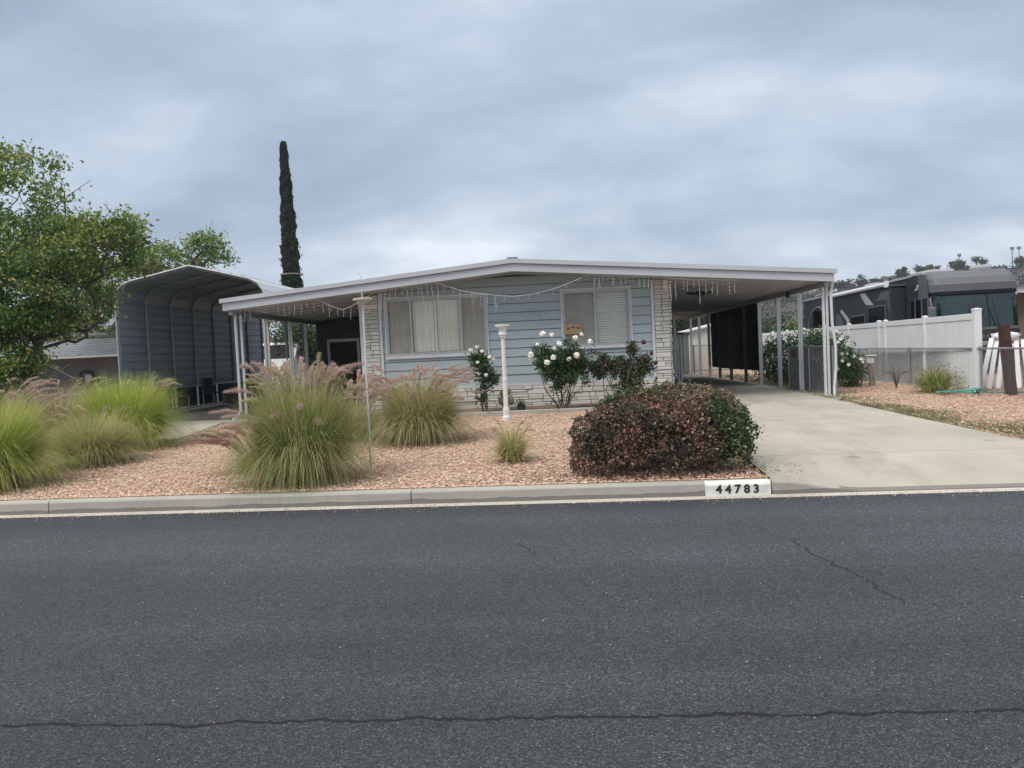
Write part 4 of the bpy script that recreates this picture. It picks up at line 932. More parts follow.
# the long grasses
fountain('large bright green fountain grass by the kerb with pinkish drooping plumes, front centre',-3.42,8.68,8000,.66,1.30,'blade_green',36,'plume_pink',101,paz=(-.5,PI*1.2),pH=(.98,1.22),pout=(.05,.9),sprout=.32,droop=.45,dry=1500,pr=.021,plen=.24,dens=330)
for k_,(az_,L_,o_) in enumerate(((2.7,1.05,1.0),(2.9,.85,1.15),(3.1,1.2,.95),(2.5,1.25,.9),(3.3,.95,1.05),(-1.2,1.0,.7),(-.9,.8,.75),(-1.7,.9,.65),(.3,1.15,.8),(-.2,1.05,.85),(-2.2,.8,.7))):
    part('plume',plume_mb((-3.42,8.68,gz(0,8.7)),az_,L_*1.05,o_,.26,.022,.55,900+k_,330),M['plume_pink' if k_%3 else 'plume_tan'],bpy.data.objects['fountain_grass'])
fountain('tan and green fountain grass clump with many pink plumes, right of the feeder pole',-2.72,11.95,5200,.76,1.12,'blade_pale',95,'plume_pink',102,paz=(0,2*PI),pH=(.70,1.18),pout=(.2,1.2),sprout=.30,dry=3600,pr=.019,plen=.20,dens=240)
fountain('pink plumed grass leaning over between the two largest middle clumps',-3.95,12.4,1300,.6,.8,'blade_pale',75,'plume_pink',103,paz=(0,2*PI),pH=(.9,1.6),pout=(.3,1.4),sprout=.22,dry=1100,pr=.019,plen=.24)
fountain('small wispy tuft of fountain grass alone in the gravel before the lamp post',-1.02,9.6,900,.34,.50,'blade_pale',12,'plume_tan',104,pH=(.9,1.2),pout=(.4,1.0),sprout=.08,plen=.10,pr=.009,dry=300,dens=90)
fountain('tall purple-plumed grass left of the front centre clump, beside the porch post',-5.4,13.6,1500,.7,.85,'blade_pale',40,'plume_pink',105,paz=(.2,PI*1.3),pH=(1.1,1.7),pout=(.2,1.2),sprout=.24,dry=900,plen=.28,pr=.020)
fountain('purple plumes arching low over the gravel at the edge of the front centre clump',-4.35,9.5,380,.6,.5,'blade_pale',22,'plume_purple',106,paz=(PI*.7,PI*1.35),pH=(.9,1.4),pout=(.7,1.2),sprout=.14,dry=500,droop=.6,plen=.34,pr=.016)
fountain('round bright lime green grass clump beside the side path at the left',-8.05,12.45,9000,.84,1.30,'blade_bright',18,'plume_tan',107,paz=(-.5,PI),pH=(.85,1.02),pout=(.3,.9),sprout=.36,dry=900,pr=.016)
fountain('big yellow green grass clump at the far left edge by the kerb',-7.7,8.85,8500,.80,1.22,'blade_bright',26,'plume_pink',108,paz=(-.6,PI),pH=(.95,1.22),pout=(.3,1.0),sprout=.36,dry=2600,pr=.014)
fountain('low soft pale grass clump between the two left bright green clumps',-7.45,10.7,4200,.62,.80,'blade_pale',10,'plume_tan',109,sprout=.28,dry=1200,pr=.014)
fountain('dry grey green grass clump behind the far left ones under the tree',-9.9,13.2,5600,1.1,1.15,'blade_dry',14,'plume_tan',110,sprout=.4,dry=800)
fountain('dry brown grass clump furthest back at the left edge of the yard',-11.6,14.6,4000,1.2,1.2,'blade_dry',12,'plume_tan',111,sprout=.4,dry=600)
# shrubs
def shrub(label,ells,n,mat,size,seed,base,group='low dense shrubs at the corner of the driveway',sprigs=160):
    rr=np.random.default_rng(seed); t=thing('shrub',label,'shrub',base,group=group); P=[]
    vol=np.array([e[3]*e[5] for e in ells]); vol/=vol.sum()
    for e,wt in zip(ells,vol):
        k=int(n*wt); d=rr.normal(size=(k,3)); d/=np.linalg.norm(d,axis=1)[:,None]; d[:,2]=np.where(d[:,2]<-.5,-d[:,2],d[:,2])
        lump=1+.09*np.sin(d[:,0]*7+e[0]*3)*np.sin(d[:,1]*6+1)+.07*np.sin(d[:,2]*11+d[:,0]*8)*np.sin(d[:,0]*13+2)+rr.exponential(.03,k)*(rr.random(k)<.5)
        r=(1-rr.exponential(.07,k)).clip(.3,1.06)*lump; P.append(np.array(e[:3])+d*r[:,None]*np.array(e[3:6]))
    P=np.concatenate(P); P=P[P[:,2]>base[2]+.01]
    hol=np.sin(P[:,0]*9.1+seed)*np.sin(P[:,1]*8.3)*np.sin(P[:,2]*12.7+P[:,0]*4); P=P[(hol<.38)|(rr.random(len(P))<.35)]
    part('foliage',leaf_quads(P,size,.55,jit=.6),M[mat],t)
    b=MB()
    for _ in range(sprigs):
        e=ells[rr.integers(len(ells))]; d=rr.normal(size=3); d[2]=abs(d[2])*.9; d/=np.linalg.norm(d); q=np.array(e[:3])+d*np.array(e[3:6])*1.07; b.tube([np.array([e[0],e[1],base[2]])*.5+np.array(e[:3])*.3+q*.2,(np.array(e[:3])+q)/2,q],[.008,.005,.002],3)
    part('twigs',b,M['stem'],t)
    return t
zs=gz(0,8.8)
shrub('purple red leaved shrub at the kerb, left of the darker green one',[(.38,8.62,zs+.34,.60,.56,.44),(.95,8.52,zs+.32,.55,.52,.43),(.55,9.05,zs+.42,.5,.4,.40),(.08,8.55,zs+.18,.34,.38,.30)],30000,'shrub_red',.036,31,(.6,8.85,zs))
shrub('green shrub with brownish top beside the driveway, right of the purple red one',[(1.28,8.82,zs+.38,.55,.60,.48),(1.05,9.45,zs+.5,.62,.5,.42),(.55,9.65,zs+.5,.5,.4,.38),(1.42,8.62,zs+.22,.34,.45,.32)],28000,'shrub_green',.038,32,(1.25,9.1,zs))
n=2600; x=RNG.normal(.5,.75,n); y=8.0+np.abs(RNG.normal(0,.55,n)); x=np.where((x>1.70),1.72+np.abs(x-1.70)*.5,x); P=np.stack([x,y,np.array([gz(0,q) for q in y])+.012+np.where(x>1.8,.02,0)],1); P=P[y>7.97]
V,F=leaf_quads(P,.035,.6); V[:,2]=P[np.repeat(np.arange(len(P)),4),2]+(V[:,2]-P[np.repeat(np.arange(len(P)),4),2])*.35
o=mk('fallen_leaves',V.tolist(),F,M['litter']); o['kind']='stuff'; o['label']='reddish fallen leaves around the shrubs'; o['category']='leaf litter'
# grit on the road and in the gutter
V_g=[];F_g=[];base_=np.array([(1,0,0),(-1,0,0),(0,1,0),(0,-1,0),(0,0,1),(0,0,-1)],float); ff_=[(0,2,4),(2,1,4),(1,3,4),(3,0,4),(2,0,5),(1,2,5),(3,1,5),(0,3,5)]
for k in range(3600):
    if k<2000: y=7.79-abs(random.gauss(0,.12)); x=random.uniform(-8,6); z=.012; s_=random.uniform(.003,.008)
    else: y=random.uniform(1.2,7.6); x=random.uniform(-6,5); z=.001; s_=random.uniform(.0015,.0045)
    P=base_*s_*(1+RNG.uniform(-.3,.3,(6,1))); P[:,2]*=.6; V_g.append(P+(x,y,z+s_*.3)); F_g+=[(6*k+a_,6*k+b_,6*k+c_) for a_,b_,c_ in ff_]
o=mk('road_grit',np.concatenate(V_g).tolist(),F_g,M['stone_bit']); o['kind']='stuff'; o['label']='loose grit on the asphalt and in the gutter'; o['category']='grit'
# small weeds along path, gravel and driveway edge
def weeds(name,label,n,fn,h,mat):
    V=[];F=[];o=0
    for k in range(n):
        x,y=fn(); v,f=blades(x,y,gz(x,y)-.005,7,h*.8,h*random.uniform(.5,1),'x',.003,1.0,seg=2,sprout=.03,seed=k); V.append(v); F+= [tuple(q+o for q in t_) for t_ in f]; o+=len(v)
    ob=mk(name,np.concatenate(V).tolist(),F,M[mat]); ob['kind']='stuff'; ob['label']=label; ob['category']='weeds'
WC=[(random.uniform(10.2,17),abs(random.gauss(.25,.3)),random.uniform(.1,.35)) for _ in range(26)]
def w1():
    c_=random.choice(WC); y=random.gauss(c_[0],c_[2]*1.4); return 5.28-.045*(y-9.27)+max(.02,random.gauss(c_[1],c_[2])),y
def w1_old():
    y=random.uniform(10.2,17); return 5.28-.045*(y-9.27)+abs(random.gauss(0,.35))+.03,y
weeds('weeds','low green weeds and dry grass along the right edge of the driveway',1300,w1,.085,'weed')
weeds('weeds','dry low grass patch by the right edge of the frame',1500,lambda:(5.35+abs(random.gauss(.5,.7)),random.gauss(10.9,.4)),.05,'weed')
weeds('weeds','weeds growing between the carport posts and the hedge',900,lambda:(5.15-.05*(0)+random.uniform(-.25,.9)-.0,random.uniform(17.2,30)),.16,'weed')
weeds('weeds','sparse weeds at the edge of the side path and porch',350,lambda:(random.gauss(-7.3,.35),random.uniform(13.5,17.5)),.12,'weed')
weeds('weeds','tiny weeds in the gravel behind the kerb',60,lambda:(random.uniform(-6,2)*.8,random.uniform(8.0,8.4)),.08,'weed')

# ================================================================== right side: gate, fences
def chain(b,A_,B_,z0,z1,cell=.062,w=.0060):
    A_=np.array(A_,float);B_=np.array(B_,float);L=np.linalg.norm(B_-A_);t=(B_-A_)/L;H=z1-z0;n=int((L+H)/cell)
    nr=np.array([-t[1],t[0]])
    for i in range(n):
        s=i*cell-H
        for sg in(0,1):
            # line from (s,0) to (s+H,H) clipped to [0,L]
            a0=max(0,-s); a1=min(H,L-s)
            if a1-a0<.02: continue
            p0=(s+a0,a0); p1=(s+a1,a1)
            if sg: p0=(L-p0[0],p0[1]); p1=(L-p1[0],p1[1])
            P=[np.array([*(A_+t*q[0]+nr*(.003 if sg else -.003)),z0+q[1]]) for q in(p0,p1)]
            d=norm(P[1]-P[0]); nn=np.cross(d,[nr[0],nr[1],0])*w/2; m=np.array([nr[0],nr[1],0])*w/2
            b.add([P[0]-nn,P[0]+nn,P[1]+nn,P[1]-nn],[(0,1,2,3)]); b.add([P[0]-m,P[0]+m,P[1]+m,P[1]-m],[(0,1,2,3)])
t=thing('driveway_gate','folded chain link driveway gate with a faded red sign, along the right carport posts','gate',(7.02,.8,GZ),'L')
b=MB(); u=7.02; ve=2.55
for dv,du in((0,0),(.02,.07)):
    for a_,c_ in(((-.52,.33),(ve,.33)),((-.52,1.38),(ve,1.38)),((-.52,.33),(-.52,1.38)),((ve,.33),(ve,1.38)),((1.0,.33),(1.0,1.38))): b.tube([(u+du,a_[0]+dv,a_[1]),(u+du,c_[0]+dv,c_[1])],.022,6)
part('gate_frame',b,M['galv'],t)
b=MB(); chain(b,(u,-.52),(u,ve),.35,1.37,.05,.008); chain(b,(u+.07,-.5),(u+.07,ve+.02),.35,1.37,.06,.006); part('chain_mesh',b,M['galv_dark'],t)
b=MB(); b.box(u-.035,u-.03,1.9,2.25,1.12,1.30); part('sign',b,M['red_sign'],t,'small faded red sign')
t=thing('garden_gate','narrow galvanised chain link gate leaf folded beside the right stone pillar','gate',(3.85,1.4,GZ),'L')
b=MB()
for a_,c_ in(((3.66,GZ),(3.66,1.47)),((3.98,GZ),(3.98,1.47)),((3.66,1.47),(3.98,1.47)),((3.66,.40),(3.98,.40))): b.tube([(a_[0],1.4,a_[1]),(c_[0],1.4,c_[1])],.028,8)
b.tube([(4.05,1.42,GZ-.05),(4.05,1.42,1.5)],.035,8)
part('gate_frame',b,M['galv'],t); b=MB(); chain(b,(3.66,1.4),(3.98,1.4),.42,1.46,.05); part('chain_mesh',b,M['galv_dark'],t)
# chain link fence along the border
t=thing('chain_link_fence','low galvanised chain link fence along the white vinyl fence on the right','fence',(7.76,16.4,GZ))
b=MB(); chain(b,(8.02,13.2),(7.72,30),.34,1.19,.062,.0065); part('chain_mesh',b,M['galv_dark'],t)
b=MB(); b.tube([(8.02,13.2,1.20),(7.82,19.7,1.22),(7.72,30,1.22)],.021,6); part('top_rail',b,M['galv'],t)
for y in(13.2,16.35,19.7,23.0,26.3,29.6):
    x=8.02-.3*(y-13.2)/16.8; b=MB(); b.tube([(x-.02,y,GZ-.1),(x-.02,y,1.24)],.034 if y in(19.7,) else .026,8); b.blob((x-.02,y,1.245),(.04,.04,.025),8,4,1,0); part('post',b,M['galv'],t)
# vinyl fence
t=thing('vinyl_fence','white vinyl privacy fence with capped posts running back beside the motorhome','fence',(7.88,16.5,GZ))
PY_=[16.5,18.9,21.3,21.75,24.15,26.55,28.95,31.35,33.75,36.15]
for i,y in enumerate(PY_):
    s=.068 if i==0 else .048; zt=2.04 if i==0 else 1.99; b=MB(); x=7.95
    b.bbox(x-s,x+s,y-s,y+s,GZ-.1,zt-.05,.006); b.bbox(x-s-.008,x+s+.008,y-s-.008,y+s+.008,zt-.05,zt-.02,.006); b.add([(x-s,y-s,zt-.02),(x+s,y-s,zt-.02),(x+s,y+s,zt-.02),(x-s,y+s,zt-.02),(x,y,zt-.0)],[(0,1,4),(1,2,4),(2,3,4),(3,0,4)])
    part('post',b,M['vinyl'],t)
for y0,y1 in zip(PY_[:-1],PY_[1:]):
    a_,c_=y0+.067,y1-.067
    if y0==16.5: a_=y0+.087
    if c_-a_<.2: continue
    b=MB(); x=7.95; b.bbox(x-.03,x+.03,a_,c_,1.80,1.93,.006); b.bbox(x-.03,x+.03,a_,c_,GZ-.04,GZ+.1,.006)
    n=int((c_-a_)/.17); w_=(c_-a_)/n
    for k in range(n): b.bbox(x-.014,x+.014,a_+k*w_+.001,a_+(k+1)*w_-.001,GZ+.1,1.80,.005)
    part('panel',b,M['vinyl'],t)
# rusty post
t=solo('rusty_post',MB().prism([(8.17,15.76,.25),(8.33,15.76,.25),(8.20,15.76,1.66),(8.05,15.76,1.66)],(0,.16,0)),M['rust'],'leaning dark rusty iron post beside the chain link fence at the right','post',(8.25,15.8,GZ))
# white rails leaning together
ends=[((8.28,17.1),(8.86,17.75,1.38)),((8.46,17.1),(8.98,17.78,1.36)),((8.64,17.1),(9.10,17.75,1.34)),((8.83,17.1),(9.22,17.78,1.33)),((9.06,17.1),(9.36,17.75,1.36)),((9.26,17.1),(9.50,17.75,1.32))]
LB=['leftmost of the white vinyl rails leaning behind the chain link fence','second from the left of the leaning white vinyl rails','third from the left of the leaning white vinyl rails','fourth from the left of the leaning white vinyl rails','white vinyl rail, second from the right of the leaning stack','rightmost of the leaning white vinyl rails']
for (p,q),lb in zip(ends,LB):
    b=MB(); b.bar((p[0],p[1],GZ),(q[0],q[1],q[2]),.085,.05); solo('vinyl_rail',b,M['vinyl'],lb,'fence rail',(p[0],p[1],GZ),group='white vinyl rails leaning in a stack')
b=MB(); b.bar((8.6,18.0,1.28),(9.7,18.0,1.30),.09,.09)
for x in(8.65,9.62): b.bar((x,17.9,GZ),(x,18.0,1.24),.06); b.bar((x,18.25,GZ),(x,18.05,1.24),.06)
solo('sawhorse',b,M['twig'],'trestle the white rails lean on, behind the chain link fence','sawhorse',(9.1,18,GZ))
b=MB(); b.blob((9.15,17.75,1.42),(.33,.12,.09),12,7,5,.25); solo('plastic_sheet',b,M['white_plain'],'crumpled white sheet lying on top of the leaning rails','sheet',(9.15,17.75,1.36),smooth=True)
# hose
b=MB(); P=[]; 
for k in range(150):
    a_=k*.21; r=.34+.05*math.sin(a_*.37)+.03*math.sin(a_*1.3); P.append((7.42+r*math.cos(a_),16.2+r*math.sin(a_)*.9,gz(0,16.3)+.02+(k%30)*.0035))
P+= [(8.0,16.2,.31),(8.4,16.0,.31),(8.9,16.1,.31)]
b.tube(P,.014,5); solo('garden_hose',b,M['hose'],'coiled green garden hose on the gravel by the end of the white fence','hose',(7.42,16.35,GZ))
t=thing('weed_clump','bright green leafy weed clump beside the hose at the white fence','plant',(7.35,17.1,GZ))
V,F=blades(7.35,17.1,GZ-.02,1300,.5,.58,'x',.006,1.0,seed=9,sprout=.18); part('blades',(V,F),M['blade_green'],t)
P=np.array([7.45,17.1,.55])+RNG.normal(size=(900,3))*np.array([.20,.15,.14]); part('foliage',leaf_quads(P,.05,.4),M['weed'],t)
t=thing('dry_plant','thin bare dried plant stems against the white fence','plant',(7.15,18.6,GZ)); b=MB()
for k in range(9): 
    a_=random.uniform(-1,1); b.tube([(7.15,18.6,GZ),(7.15+a_*.1,18.6,GZ+.35),(7.15+a_*.42,18.55,GZ+random.uniform(.35,.62)),(7.15+a_*.62,18.5,GZ+random.uniform(.25,.5))],[.010,.008,.005,.003],4)
part('stems',b,M['bark'],t)
t=thing('utility_pedestal','weathered pale tap head on a short post by the chain link fence','utility post',(7.1,20.0,GZ))
b=MB(); b.bbox(7.03,7.09,19.97,20.03,GZ,.95,.01); b.bbox(7.12,7.17,19.98,20.03,GZ,.8,.01); part('post',b,M['twig'],t)
b=MB(); b.bbox(6.98,7.16,19.92,20.05,.86,1.06,.03); b.bbox(6.97,7.20,19.88,20.05,1.06,1.09,.01); part('head',b,M['shed_white'],t)
# hedge and rose near the gate
def bush(name,label,cat,base,ells,n,mat,size,seed,blooms=0,bmat='petal',bs=.06,group=None):
    rr=np.random.default_rng(seed); t=thing(name,label,cat,base,group=group); P=[]
    vol=np.array([e[3]*e[5]*e[4] for e in ells])**.7; vol/=vol.sum()
    T=[]
    for e,wt in zip(ells,vol):
        k=int(n/40*wt)+1; d=rr.normal(size=(k,3)); d/=np.linalg.norm(d,axis=1)[:,None]; T.append(np.array(e[:3])+d*rr.uniform(.3,1,(k,1))**.5*np.array(e[3:6]))
    T=np.concatenate(T); P=T[rr.integers(0,len(T),n)]+rr.normal(size=(n,3))*.11; P=P[P[:,2]>base[2]]
    part('foliage',leaf_quads(P,size,.6),M[mat],t); b=MB()
    for k in range(14): q=T[rr.integers(len(T))]; b.tube([np.array(base)+rr.normal(size=3)*np.array([.15,.15,0]),(np.array(base)+q)/2+rr.normal(size=3)*.1,q],[.025,.015,.006],5)
    part('stem',b,M['stem'],t)
    for k in range(blooms):
        e=ells[rr.integers(len(ells))]; d=np.array([rr.normal(),-abs(rr.normal())-.1,abs(rr.normal())+.1]); d/=np.linalg.norm(d); c_=np.array(e[:3])+d*np.array(e[3:6])*1.1
        b=MB(); s=bs*rr.uniform(.7,1.2)
        for j in range(7):
            a_=j*2*PI/7; dr=np.array([math.cos(a_),-.3,math.sin(a_)]); tn=np.array([-math.sin(a_),0,math.cos(a_)]); b.add([c_,c_+dr*s*.6-tn*s*.35,c_+dr*s+np.array([0,-s*.3,0]),c_+dr*s*.6+tn*s*.35],[(0,1,2,3)])
        part('bloom',b,M[bmat],t)
    return t
bush('hedge_bush','dark climbing rose hedge with pale blooms behind the carport posts','bush',(6.2,22.5,GZ),[(5.75,22.6,.95,.55,1.6,.70),(6.4,21.8,1.05,.60,1.2,.78),(6.9,23.5,1.0,.6,1.6,.75),(5.9,25,.9,.6,1.6,.7)],15000,'rose_leaf',.075,41,22)
bush('rose_shrub','grey green rose shrub between the gate and the chain link fence','bush',(6.65,20.2,GZ),[(6.55,20.0,.72,.30,.5,.48),(6.75,20.6,.85,.30,.5,.42)],3200,'rose_leaf',.06,42,12)

# ================================================================== motorhome
rv=thing('motorhome','large charcoal and silver motorhome parked behind the white vinyl fence','motorhome',(12.0,31,GZ))
X0,X1,Y0,Y1=10.42,12.98,24.0,38.0; ZB=.75; ZT=3.40
b=MB(); 
b.add([(X0,25.0,ZB),(X1,25.0,ZB),(X1,Y1,ZB),(X0,Y1,ZB),(X0,25.0,ZT),(X1,25.0,ZT),(X1,Y1,ZT),(X0,Y1,ZT)],[(0,3,2,1),(4,5,6,7),(1,2,6,5),(2,3,7,6),(3,0,4,7)])
body=part('body',b,M['rv_dark'],rv)
# curved nose: loops of cross-sections in plan, stacked by height
def nose(zs_,mat,name,par,x0=X0,x1=X1,yback=25.0):
    b=MB(); n=17; vs=[]
    for z,yf,inset in zs_:
        for i in range(n):
            t=i/(n-1); a_=PI*t; e=.30
            cx_=-math.copysign(abs(math.cos(a_))**e,math.cos(a_)); sy_=abs(math.sin(a_))**.55
            x=(x0+x1)/2+cx_*((x1-x0)/2-inset); y=yback-(yback-yf)*sy_
            vs.append((x,y,z))
    m=len(zs_); b.add(vs,[(j*n+i,j*n+i+1,(j+1)*n+i+1,(j+1)*n+i) for j in range(m-1) for i in range(n-1)]+[tuple((m-1)*n+i for i in range(n)),tuple(n-1-i for i in range(n))])
    return part(name,b,mat,par,smooth=False)
nose([(.45,24.1,.03),(.9,24.0,0),(1.60,24.0,0)],M['rv_dark'],'front_mask',body)
nose([(1.602,23.98,0),(1.68,23.98,0)],M['rv_silver'],'windshield_trim',body)
nose([(1.682,24.02,.02),(2.3,24.10,.02),(2.80,24.22,.03)],M['windshield'],'windshield',body)
nose([(2.802,24.16,.0),(3.02,24.16,0),(3.04,24.20,0),(3.22,24.34,.02),(3.38,24.60,.06),(3.46,24.95,.12)],M['rv_silver'],'front_cap',body)
nose([(2.70,24.13,.005),(2.80,24.16,.01)],M['dark_glass'],'sun_visor',body)
b=MB(); b.tube([((X0+X1)/2+.25,24.015,1.70),((X0+X1)/2+.25,24.09,2.3),((X0+X1)/2+.25,24.20,2.80)],.018,5); part('windshield_divider',b,M['black'],body)
for x,s in((11.3,1),(12.2,-1)): b=MB(); b.tube([(x,23.93,1.66),(x+s*.12,23.95,2.0),(x+s*.18,23.97,2.35),(x+s*.20,23.975,2.55)],[.02,.015,.012,.010],5); part('wiper',b,M['black'],body)
b=MB(); b.box(10.75,12.65,23.96,23.99,1.20,1.24); b.box(10.75,12.65,23.96,23.99,.98,1.02); b.box(10.75,12.65,23.96,23.99,.78,.82)
for k in range(11): b.box(11.1+k*.12,11.17+k*.12,23.965,23.99,1.34,1.46)
part('grille',b,M['rv_silver'],body)
for s,x in((-1,X0+.35),(1,X1-.35)):
    b=MB(); b.bbox(x-.22,x+.22,23.93,24.05,1.02,1.22,.04); part('headlight',b,M['bulb'],body)
    b=MB(); xx=X0-.12 if s<0 else X1+.12; b.bbox(xx-.10,xx+.10,23.9,24.1,1.75,2.35,.04); b.tube([(xx,24.0,2.35),(xx,24.1,2.6),(xx-s*.15,24.4,2.65)],.03,6); part('mirror',b,M['rv_silver' if s<0 else 'black'],body)
# near side, front section with cab door
b=MB(); xs_=X0-.006
b.prism([(xs_,24.4,2.35),(xs_,25.2,2.35),(xs_,25.2,3.38),(xs_,24.95,3.40),(xs_,24.6,3.2)],(.004,0,0)); part('cab_panel',b,M['rv_mid'],body)
b=MB(); b.prism([(X0-.012,24.55,1.75),(X0-.012,25.75,1.75),(X0-.012,25.75,2.6),(X0-.012,24.6,2.65)],(.005,0,0)); part('side_window',b,M['dark_glass'],body)
b=MB(); b.box(X0-.02,X0-.008,24.9,24.98,1.75,2.7); b.box(X0-.02,X0-.008,25.4,25.46,1.5,2.7); part('door_trim',b,M['rv_silver'],body)
b=MB(); b.blob((X0-.02,25.2,3.02),(.02,.09,.09),10,6,0,0); b.tube([(X0-.01,25.3,2.95),(X0-.06,25.3,2.95)],.05,10); part('marker_lamp',b,M['chrome'],body)
# slide-out
sx0=X0-.5; b=MB(); b.bbox(sx0,X0-.002,26.15,31.7,1.0,3.16,.03); so_=part('slide_out',b,M['rv_dark'],rv,'long charcoal slide-out side box')
b=MB(); b.box(sx0-.03,X0,26.1,31.75,3.17,3.21); part('slide_topper',b,M['rv_silver'],so_)
b=MB(); b.tube([(sx0-.06,26.3,3.26),(sx0-.06,31.9,3.26)],.065,10); b.box(sx0-.12,sx0-.0,26.2,26.32,3.15,3.35); part('awning_roll',b,M['vinyl'],so_)
def sp(name,pts,mat,th=.008,par=None):
    b=MB(); b.prism([(sx0-th-.002,y,z) for y,z in pts],(th,0,0)); return part(name,b,M[mat],par or so_)
sp('swoosh',[(26.2,3.05),(26.9,3.05),(27.3,2.75),(26.4,2.75),(26.2,2.3)],'rv_mid')
sp('swoosh',[(28.4,3.12),(28.9,3.12),(28.3,2.68),(27.6,2.64)],'rv_pale',.010)
sp('swoosh',[(30.2,1.9),(30.0,1.9),(30.1,2.25),(30.9,2.65),(31.1,2.6),(30.45,2.25)],'rv_pale',.010)
sp('swoosh',[(30.6,1.9),(31.6,1.9),(31.6,2.5),(31.1,2.45)],'rv_mid',.006)
for (a_,c_,d_,e_) in((26.5,28.05,1.75,2.60),(28.4,29.85,1.75,2.36)):
    b=MB(); b.bbox(sx0-.03,sx0-.001,a_,c_,d_,e_,.01); wn=part('window',b,M['rv_mid'],so_); b=MB(); b.box(sx0-.036,sx0-.031,a_+.05,c_-.05,d_+.05,e_-.05); part('pane',b,M['dark_glass'],wn)
# rear arch with twin windows
b=MB(); P=[]
for k in range(13): a_=PI*k/12; P.append((35.7-1.55*math.cos(a_),1.75+1.25*math.sin(a_)))
b.tube([(X0-.01,y,z) for y,z in P],.05,6); part('arch_trim',b,M['rv_silver'],body)
for a_,c_ in((34.7,35.5),(35.55,36.4)):
    b=MB(); b.box(X0-.02,X0-.002,a_,c_,1.6,2.82); part('rear_window',b,M['dark_glass'],body)
b=MB(); b.box(X0-.035,X0-.002,25.95,Y1,3.38,3.44); b.box(X0-.03,X0-.002,24.9,25.9,3.42,3.47); part('roof_trim',b,M['rv_pale'],body)
for nm,lab,(a_,c_,d_,e_,h) in(('roof_unit',None,(11.3,12.2,26.6,27.6,.28)),('roof_unit',None,(11.3,12.2,31.5,32.5,.28)),('roof_unit',None,(12.1,12.55,25.0,25.6,.22))):
    b=MB(); b.bbox(a_,c_,d_,e_,ZT,ZT+h,.07); part(nm,b,M['rv_pale'],body)
b=MB(); b.bbox(10.7,12.0,26.2,26.4,3.44,3.56,.03); b.tube([(10.8,28.2,3.5),(11.9,28.2,3.62)],.04,6); b.tube([(X0+.15,33.5,3.55),(X0+.15,36.5,3.55)],.03,6)
for y in(33.5,34.5,35.5,36.5): b.tube([(X0+.15,y,3.4),(X0+.15,y,3.56)],.03,6)
part('roof_rail',b,M['rv_pale'],body)
for s,x in((-1,X0+.2),(1,X1-.2)):
    for y in(26.0,34.2,35.6):
        b=MB(); r=.48; pr_=[(.34,-.14),(.46,-.13),(r,0),(.46,.13),(.34,.14)]
        b.add([(x+d_,y+q*math.cos(2*PI*k/20),GZ+r+q*math.sin(2*PI*k/20)) for q,d_ in pr_ for k in range(20)],[(i*20+k,i*20+(k+1)%20,(i+1)*20+(k+1)%20,(i+1)*20+k) for i in range(4) for k in range(20)]); wl=part('wheel',b,M['rubber'],rv)
        b=MB(); b.tube([(x-.10,y,GZ+r),(x+.10,y,GZ+r)],.33,16); part('rim',b,M['chrome'],wl)

# ================================================================== other buildings
def lapwall(b,x0,x1,y,z0,z1,h=.2):
    z=z0
    while z<z1: b.prism([(x0,y,z),(x0,y-.035,z),(x0,y-.005,min(z+h-.03,z1))],(x1-x0,0,0)); z+=h
t=thing('neighbour_house','grey neighbouring house with ribbed metal awning, half hidden behind the left tree','house',(-24,31,GZ))
b=MB(); b.box(-38,-17.2,31.2,40,GZ,3.2); lapwall(b,-38,-17.2,31.2,GZ+.1,2.4,.16); part('wall',b,M['neigh_wall'],t)
b=MB(); n=58
for i in range(12):
    f0=i/12;f1=(i+.8)/12; b.prism([(-38.2,30.0+1.6*f0,2.30+.95*f0),(-38.2,30.0+1.6*f1,2.30+.95*f1),(-38.2,30.0+1.6*f1,2.33+.95*f1+.03),(-38.2,30.0+1.6*f0,2.33+.95*f0+.04)],(21.2,0,0))
b.prism([(-38.2,30.02,2.26),(-38.2,31.6,3.2),(-38.2,31.6,3.22),(-38.2,30.02,2.28)],(21.2,0,0))
part('awning',b,M['neigh_awn'],t)
b=MB(); b.box(-38.2,-17.0,29.95,30.02,2.22,2.31); b.box(-38.2,-17.0,31.55,31.66,3.22,3.34); part('fascia',b,M['alu'],t)
b=MB(); b.prism([(-38,31.5,3.35),(-38,35.5,4.5),(-38,40,3.35)],(20.8,0,0)); part('roof',b,M['shingle'],t)
b=MB(); b.box(-34,-32.5,31.14,31.17,1.1,2.1); part('window',b,M['dark_glass'],t)
for x in(-34,-29.5): b=MB(); b.box(x-.05,x+.05,30.0,30.1,GZ,2.22); part('post',b,M['white_metal'],t)
t=thing('bicycle_wheel_rack','dark round hose reel hanging on the grey neighbouring wall','hose reel',(-21.7,31.05,1.0))
t.name='hose_reel'
b=MB(); P=[(-21.7+.33*math.cos(a_*.3),31.0-.0009*a_,1.35+.30*math.sin(a_*.3)) for a_ in range(64)]; b.tube(P,.06,6); part('coil',b,M['black'],t)
b=MB(); b.box(-21.85,-21.55,31.1,31.18,1.2,1.5); part('bracket',b,M['galv'],t)
